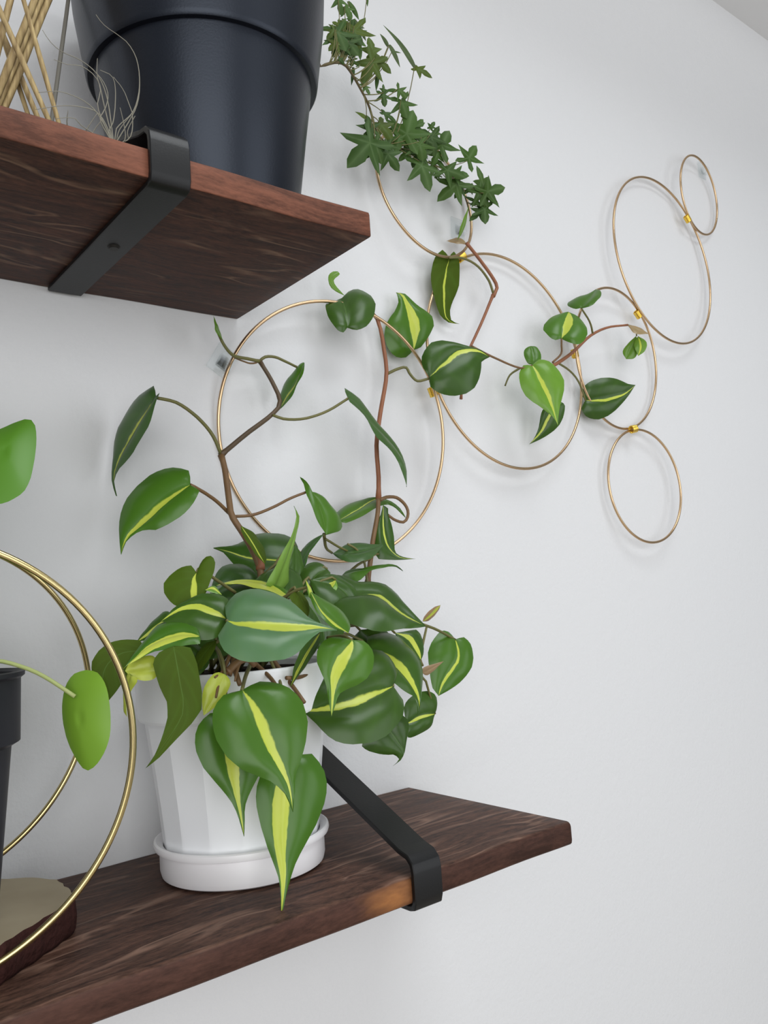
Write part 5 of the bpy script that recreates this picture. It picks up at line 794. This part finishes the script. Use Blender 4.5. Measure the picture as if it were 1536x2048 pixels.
# rest of its crown, mostly out of frame, added to shade the lower wall
rs = random.Random(11)
for k in range(13):
    a = 2.2 + k * .41; rad = rs.uniform(.05, .115)
    c = Vector((-.075 + rad * math.cos(a) * .8, -.1 + rs.uniform(-.012, .012), -.035 + rs.uniform(-.02, .13)))
    n = Vector((rs.uniform(-.5, .1), -.7, rs.uniform(.2, .8))).normalized(); u = n.orthogonal().normalized(); w = n.cross(u); R = rs.uniform(.022, .033)
    lim = .0025 + .242 * (-c.y - .1) * -1 - R - .004
    if c.x > lim: c.x = lim
    vs = [c + n * .004]; fs = []; m = 28
    for f in (.35, .7, 1):
        for i in range(m):
            t = 2 * math.pi * i / m; vs.append(c + (u * math.cos(t) + w * math.sin(t)) * R * f + n * .004 * (1 - f * f))
    for i in range(m):
        j = (i + 1) % m; fs.append((0, 1 + i, 1 + j))
        for q in (0, 1): fs.append((1 + q * m + i, 1 + q * m + m + i, 1 + q * m + m + j, 1 + q * m + j))
    me = mesh('leaf', vs, fs); uvl = me.uv_layers.new(name='uv')
    for lp in me.loops: uvl.data[lp.index].uv = (.75, .5)
    o = link('leaf', me, m_pilea, pi); o['stripe_left'] = 0.0; o['stripe_right'] = 0.0; o.color = (*vary((.13, .29, .025)), 1)
    b0 = Vector((NC[0] - .004, NC[1], -.078)); b1 = c - n * .001; mid = (b0 + b1) / 2 + Vector((-.012, -.004, .03))
    tube('petiole', [b0.lerp(mid, t).lerp(mid.lerp(b1, t), t) for t in (0, .17, .33, .5, .67, .83, 1)], .001, m_pstem, pi, 6)

hs = thing('hoop_stand', 'gold wire double hoop standing around the nursery pot at the left edge', 'stand', (-.05, -.1, ZL1))
for x, y, z, r, ta, tb in ((-.0564, -.150, -.0987, .1081, .2026, .1178), (-.0312, -.054, -.0865, .1025, -.0818, .1527)):
    nrm = Vector((ta, 1, tb)).normalized(); a = nrm.cross(Vector((0, 0, 1))).normalized(); c = nrm.cross(a)
    tube('hoop', [Vector((x, y, z)) + (a * math.cos(2 * math.pi * k / 140) + c * math.sin(2 * math.pi * k / 140)) * r for k in range(140)], .0018, m_gold2, hs, 10, True)

# ---------------------------------------------------------------- left of the upper shelf: canes, grey stick, air plant
cl = thing('cane_lattice', 'crossed dry tan canes standing on the upper shelf at top left', 'lattice', (.02, -.12, ZU1))
for i, (x0, x1, r, y) in enumerate(((-.0093, .0568, .0020, -.118), (-.0038, .0650, .0022, -.1125), (-.0075, .0610, .0018, -.1155), (-.011, .0351, .0019, -.1225), (.0456, -.0057, .0014, -.1265), (.0486, -.0320, .0016, -.1080), (.0436, -.0439, .0016, -.1305), (.0405, -.0200, .0014, -.104))):
    n_ = 9; pts = [Vector((x0 + (x1 - x0) * t / n_, y, ZU1 + .0008 + (.42 - ZU1) * t / n_)) for t in range(n_ + 1)]
    tube('cane', pts, [r * (1.15 if k % 3 == 0 else 1) for k in range(n_ + 1)], m_cane, cl, 8)
st = thing('plant_stick', 'thin grey stick standing between the canes and the black pot', 'stick', (.036, -.09, ZU1))
tube('stick', [Vector((.0357, -.09, ZU1 + .0006)), Vector((.0440, -.09, .272)), Vector((.0556, -.09, .349)), Vector((.063, -.09, .40))], [.0015, .0014, .0013, .0012], m_grey, st, 8)
ap = thing('air_plant', 'wispy pale air plant tendrils in front of the black pot on the upper shelf', 'plant', (.045, -.168, ZU1))
for pts in [
[442,-1720,2709,440,-1716,2672,439,-1711,2635,443,-1707,2601,453,-1703,2570,460,-1699,2537,453,-1694,2499,444,-1690,2462,450,-1686,2428,462,-1681,2398,477,-1677,2370,493,-1673,2342,509,-1669,2314,525,-1664,2286,541,-1660,2257],
[396,-1720,2645,418,-1716,2633,440,-1713,2621,461,-1709,2606,478,-1706,2588,492,-1702,2566,501,-1699,2541,503,-1695,2511,497,-1692,2480,488,-1688,2449,474,-1685,2419,458,-1681,2390,464,-1678,2363,477,-1674,2341,493,-1671,2320,509,-1667,2299,525,-1664,2278,541,-1660,2257],
[454,-1720,2645,481,-1716,2645,509,-1713,2645,530,-1709,2633,540,-1706,2610,544,-1702,2584,546,-1699,2556,546,-1695,2528,545,-1692,2499,544,-1688,2470,541,-1685,2441,538,-1681,2412,532,-1678,2383,520,-1674,2354,509,-1671,2325,513,-1667,2298,526,-1664,2277,541,-1660,2257],
[529,-1720,2631,548,-1716,2616,567,-1713,2602,584,-1709,2585,598,-1706,2566,609,-1702,2544,619,-1699,2521,630,-1695,2499,640,-1692,2476,644,-1688,2450,645,-1685,2422,645,-1681,2394,642,-1678,2366,635,-1674,2336,617,-1671,2310,592,-1667,2291,566,-1664,2274,541,-1660,2257],
[682,-1720,2673,682,-1716,2648,681,-1713,2623,679,-1709,2597,674,-1706,2571,669,-1702,2545,662,-1699,2519,653,-1695,2494,641,-1692,2468,625,-1688,2445,606,-1685,2423,587,-1681,2402,569,-1678,2380,553,-1674,2357,549,-1671,2332,546,-1667,2307,543,-1664,2282,541,-1660,2257],
[150,-1720,2762,170,-1717,2736,193,-1714,2713,220,-1711,2696,252,-1708,2685,288,-1705,2682,325,-1702,2682,361,-1699,2677,394,-1696,2667,426,-1693,2652,452,-1690,2629,472,-1687,2601,488,-1684,2568,500,-1681,2532,509,-1678,2495,516,-1675,2456,521,-1672,2417,526,-1669,2377,531,-1666,2337,536,-1663,2297,541,-1660,2257],
[206,-1720,2615,240,-1716,2615,276,-1713,2617,315,-1709,2630,353,-1706,2641,388,-1702,2636,418,-1699,2624,443,-1695,2604,460,-1692,2574,469,-1688,2539,476,-1685,2503,485,-1681,2468,494,-1678,2433,503,-1674,2398,513,-1671,2363,522,-1667,2328,531,-1664,2292,541,-1660,2257],
[120,-1720,2399,152,-1716,2415,184,-1713,2431,217,-1709,2445,249,-1706,2453,281,-1702,2456,312,-1699,2456,343,-1695,2454,372,-1692,2449,400,-1688,2439,425,-1685,2425,446,-1681,2407,464,-1678,2384,481,-1674,2360,496,-1671,2335,511,-1667,2309,525,-1664,2283,541,-1660,2257],
[102,-1720,2299,133,-1716,2316,165,-1713,2334,196,-1709,2352,229,-1706,2368,261,-1702,2382,294,-1699,2394,327,-1695,2404,361,-1692,2411,394,-1688,2417,426,-1685,2418,453,-1681,2408,474,-1678,2389,491,-1674,2365,505,-1671,2340,518,-1667,2313,529,-1664,2285,541,-1660,2257],
[206,-1720,2280,232,-1716,2295,259,-1711,2309,286,-1707,2319,313,-1703,2325,330,-1699,2314,348,-1694,2301,371,-1690,2295,394,-1686,2289,418,-1681,2284,442,-1677,2278,467,-1673,2273,491,-1669,2268,516,-1664,2263,541,-1660,2257],
[443,-1720,2969,465,-1717,2946,490,-1715,2928,521,-1712,2917,553,-1710,2909,586,-1707,2899,617,-1704,2888,642,-1702,2867,663,-1699,2841,678,-1697,2811,688,-1694,2776,694,-1691,2739,696,-1689,2700,696,-1686,2660,694,-1683,2620,688,-1681,2579,678,-1678,2537,663,-1676,2495,644,-1673,2455,624,-1670,2414,603,-1668,2375,582,-1665,2335,561,-1663,2296,541,-1660,2257],
[428,-1720,2382,421,-1713,2369,413,-1705,2355,406,-1697,2341,398,-1690,2327,391,-1682,2314,384,-1675,2300,379,-1668,2286,374,-1660,2271],
[458,-1720,2360,451,-1713,2350,445,-1705,2340,439,-1697,2330,432,-1690,2320,427,-1682,2309,421,-1675,2299,417,-1668,2288,412,-1660,2277],
[622,-1720,2436,611,-1713,2420,600,-1705,2403,588,-1697,2386,578,-1690,2370,568,-1682,2352,562,-1675,2334,559,-1668,2316,556,-1660,2297],
[646,-1720,2438,639,-1713,2422,632,-1705,2407,625,-1697,2392,619,-1690,2376,615,-1682,2360,615,-1675,2345,622,-1668,2332,630,-1660,2319],
[560,-1720,2460,567,-1715,2442,574,-1709,2423,581,-1704,2404,587,-1698,2384,592,-1693,2364,598,-1687,2344,601,-1682,2323,598,-1676,2300,582,-1671,2282,561,-1665,2269,541,-1660,2257],
[271,-1720,2351,272,-1713,2344,273,-1705,2337,273,-1697,2330,275,-1690,2323,276,-1682,2316,278,-1675,2309,281,-1668,2302,283,-1660,2295]]:
    q = V3(pts)
    for w_ in q: w_.z = max(w_.z, ZU1 + .001)
    k = len(q); tube('tendril', q, [.00016 + .00026 * i / k for i in range(k)], m_air, ap, 5)
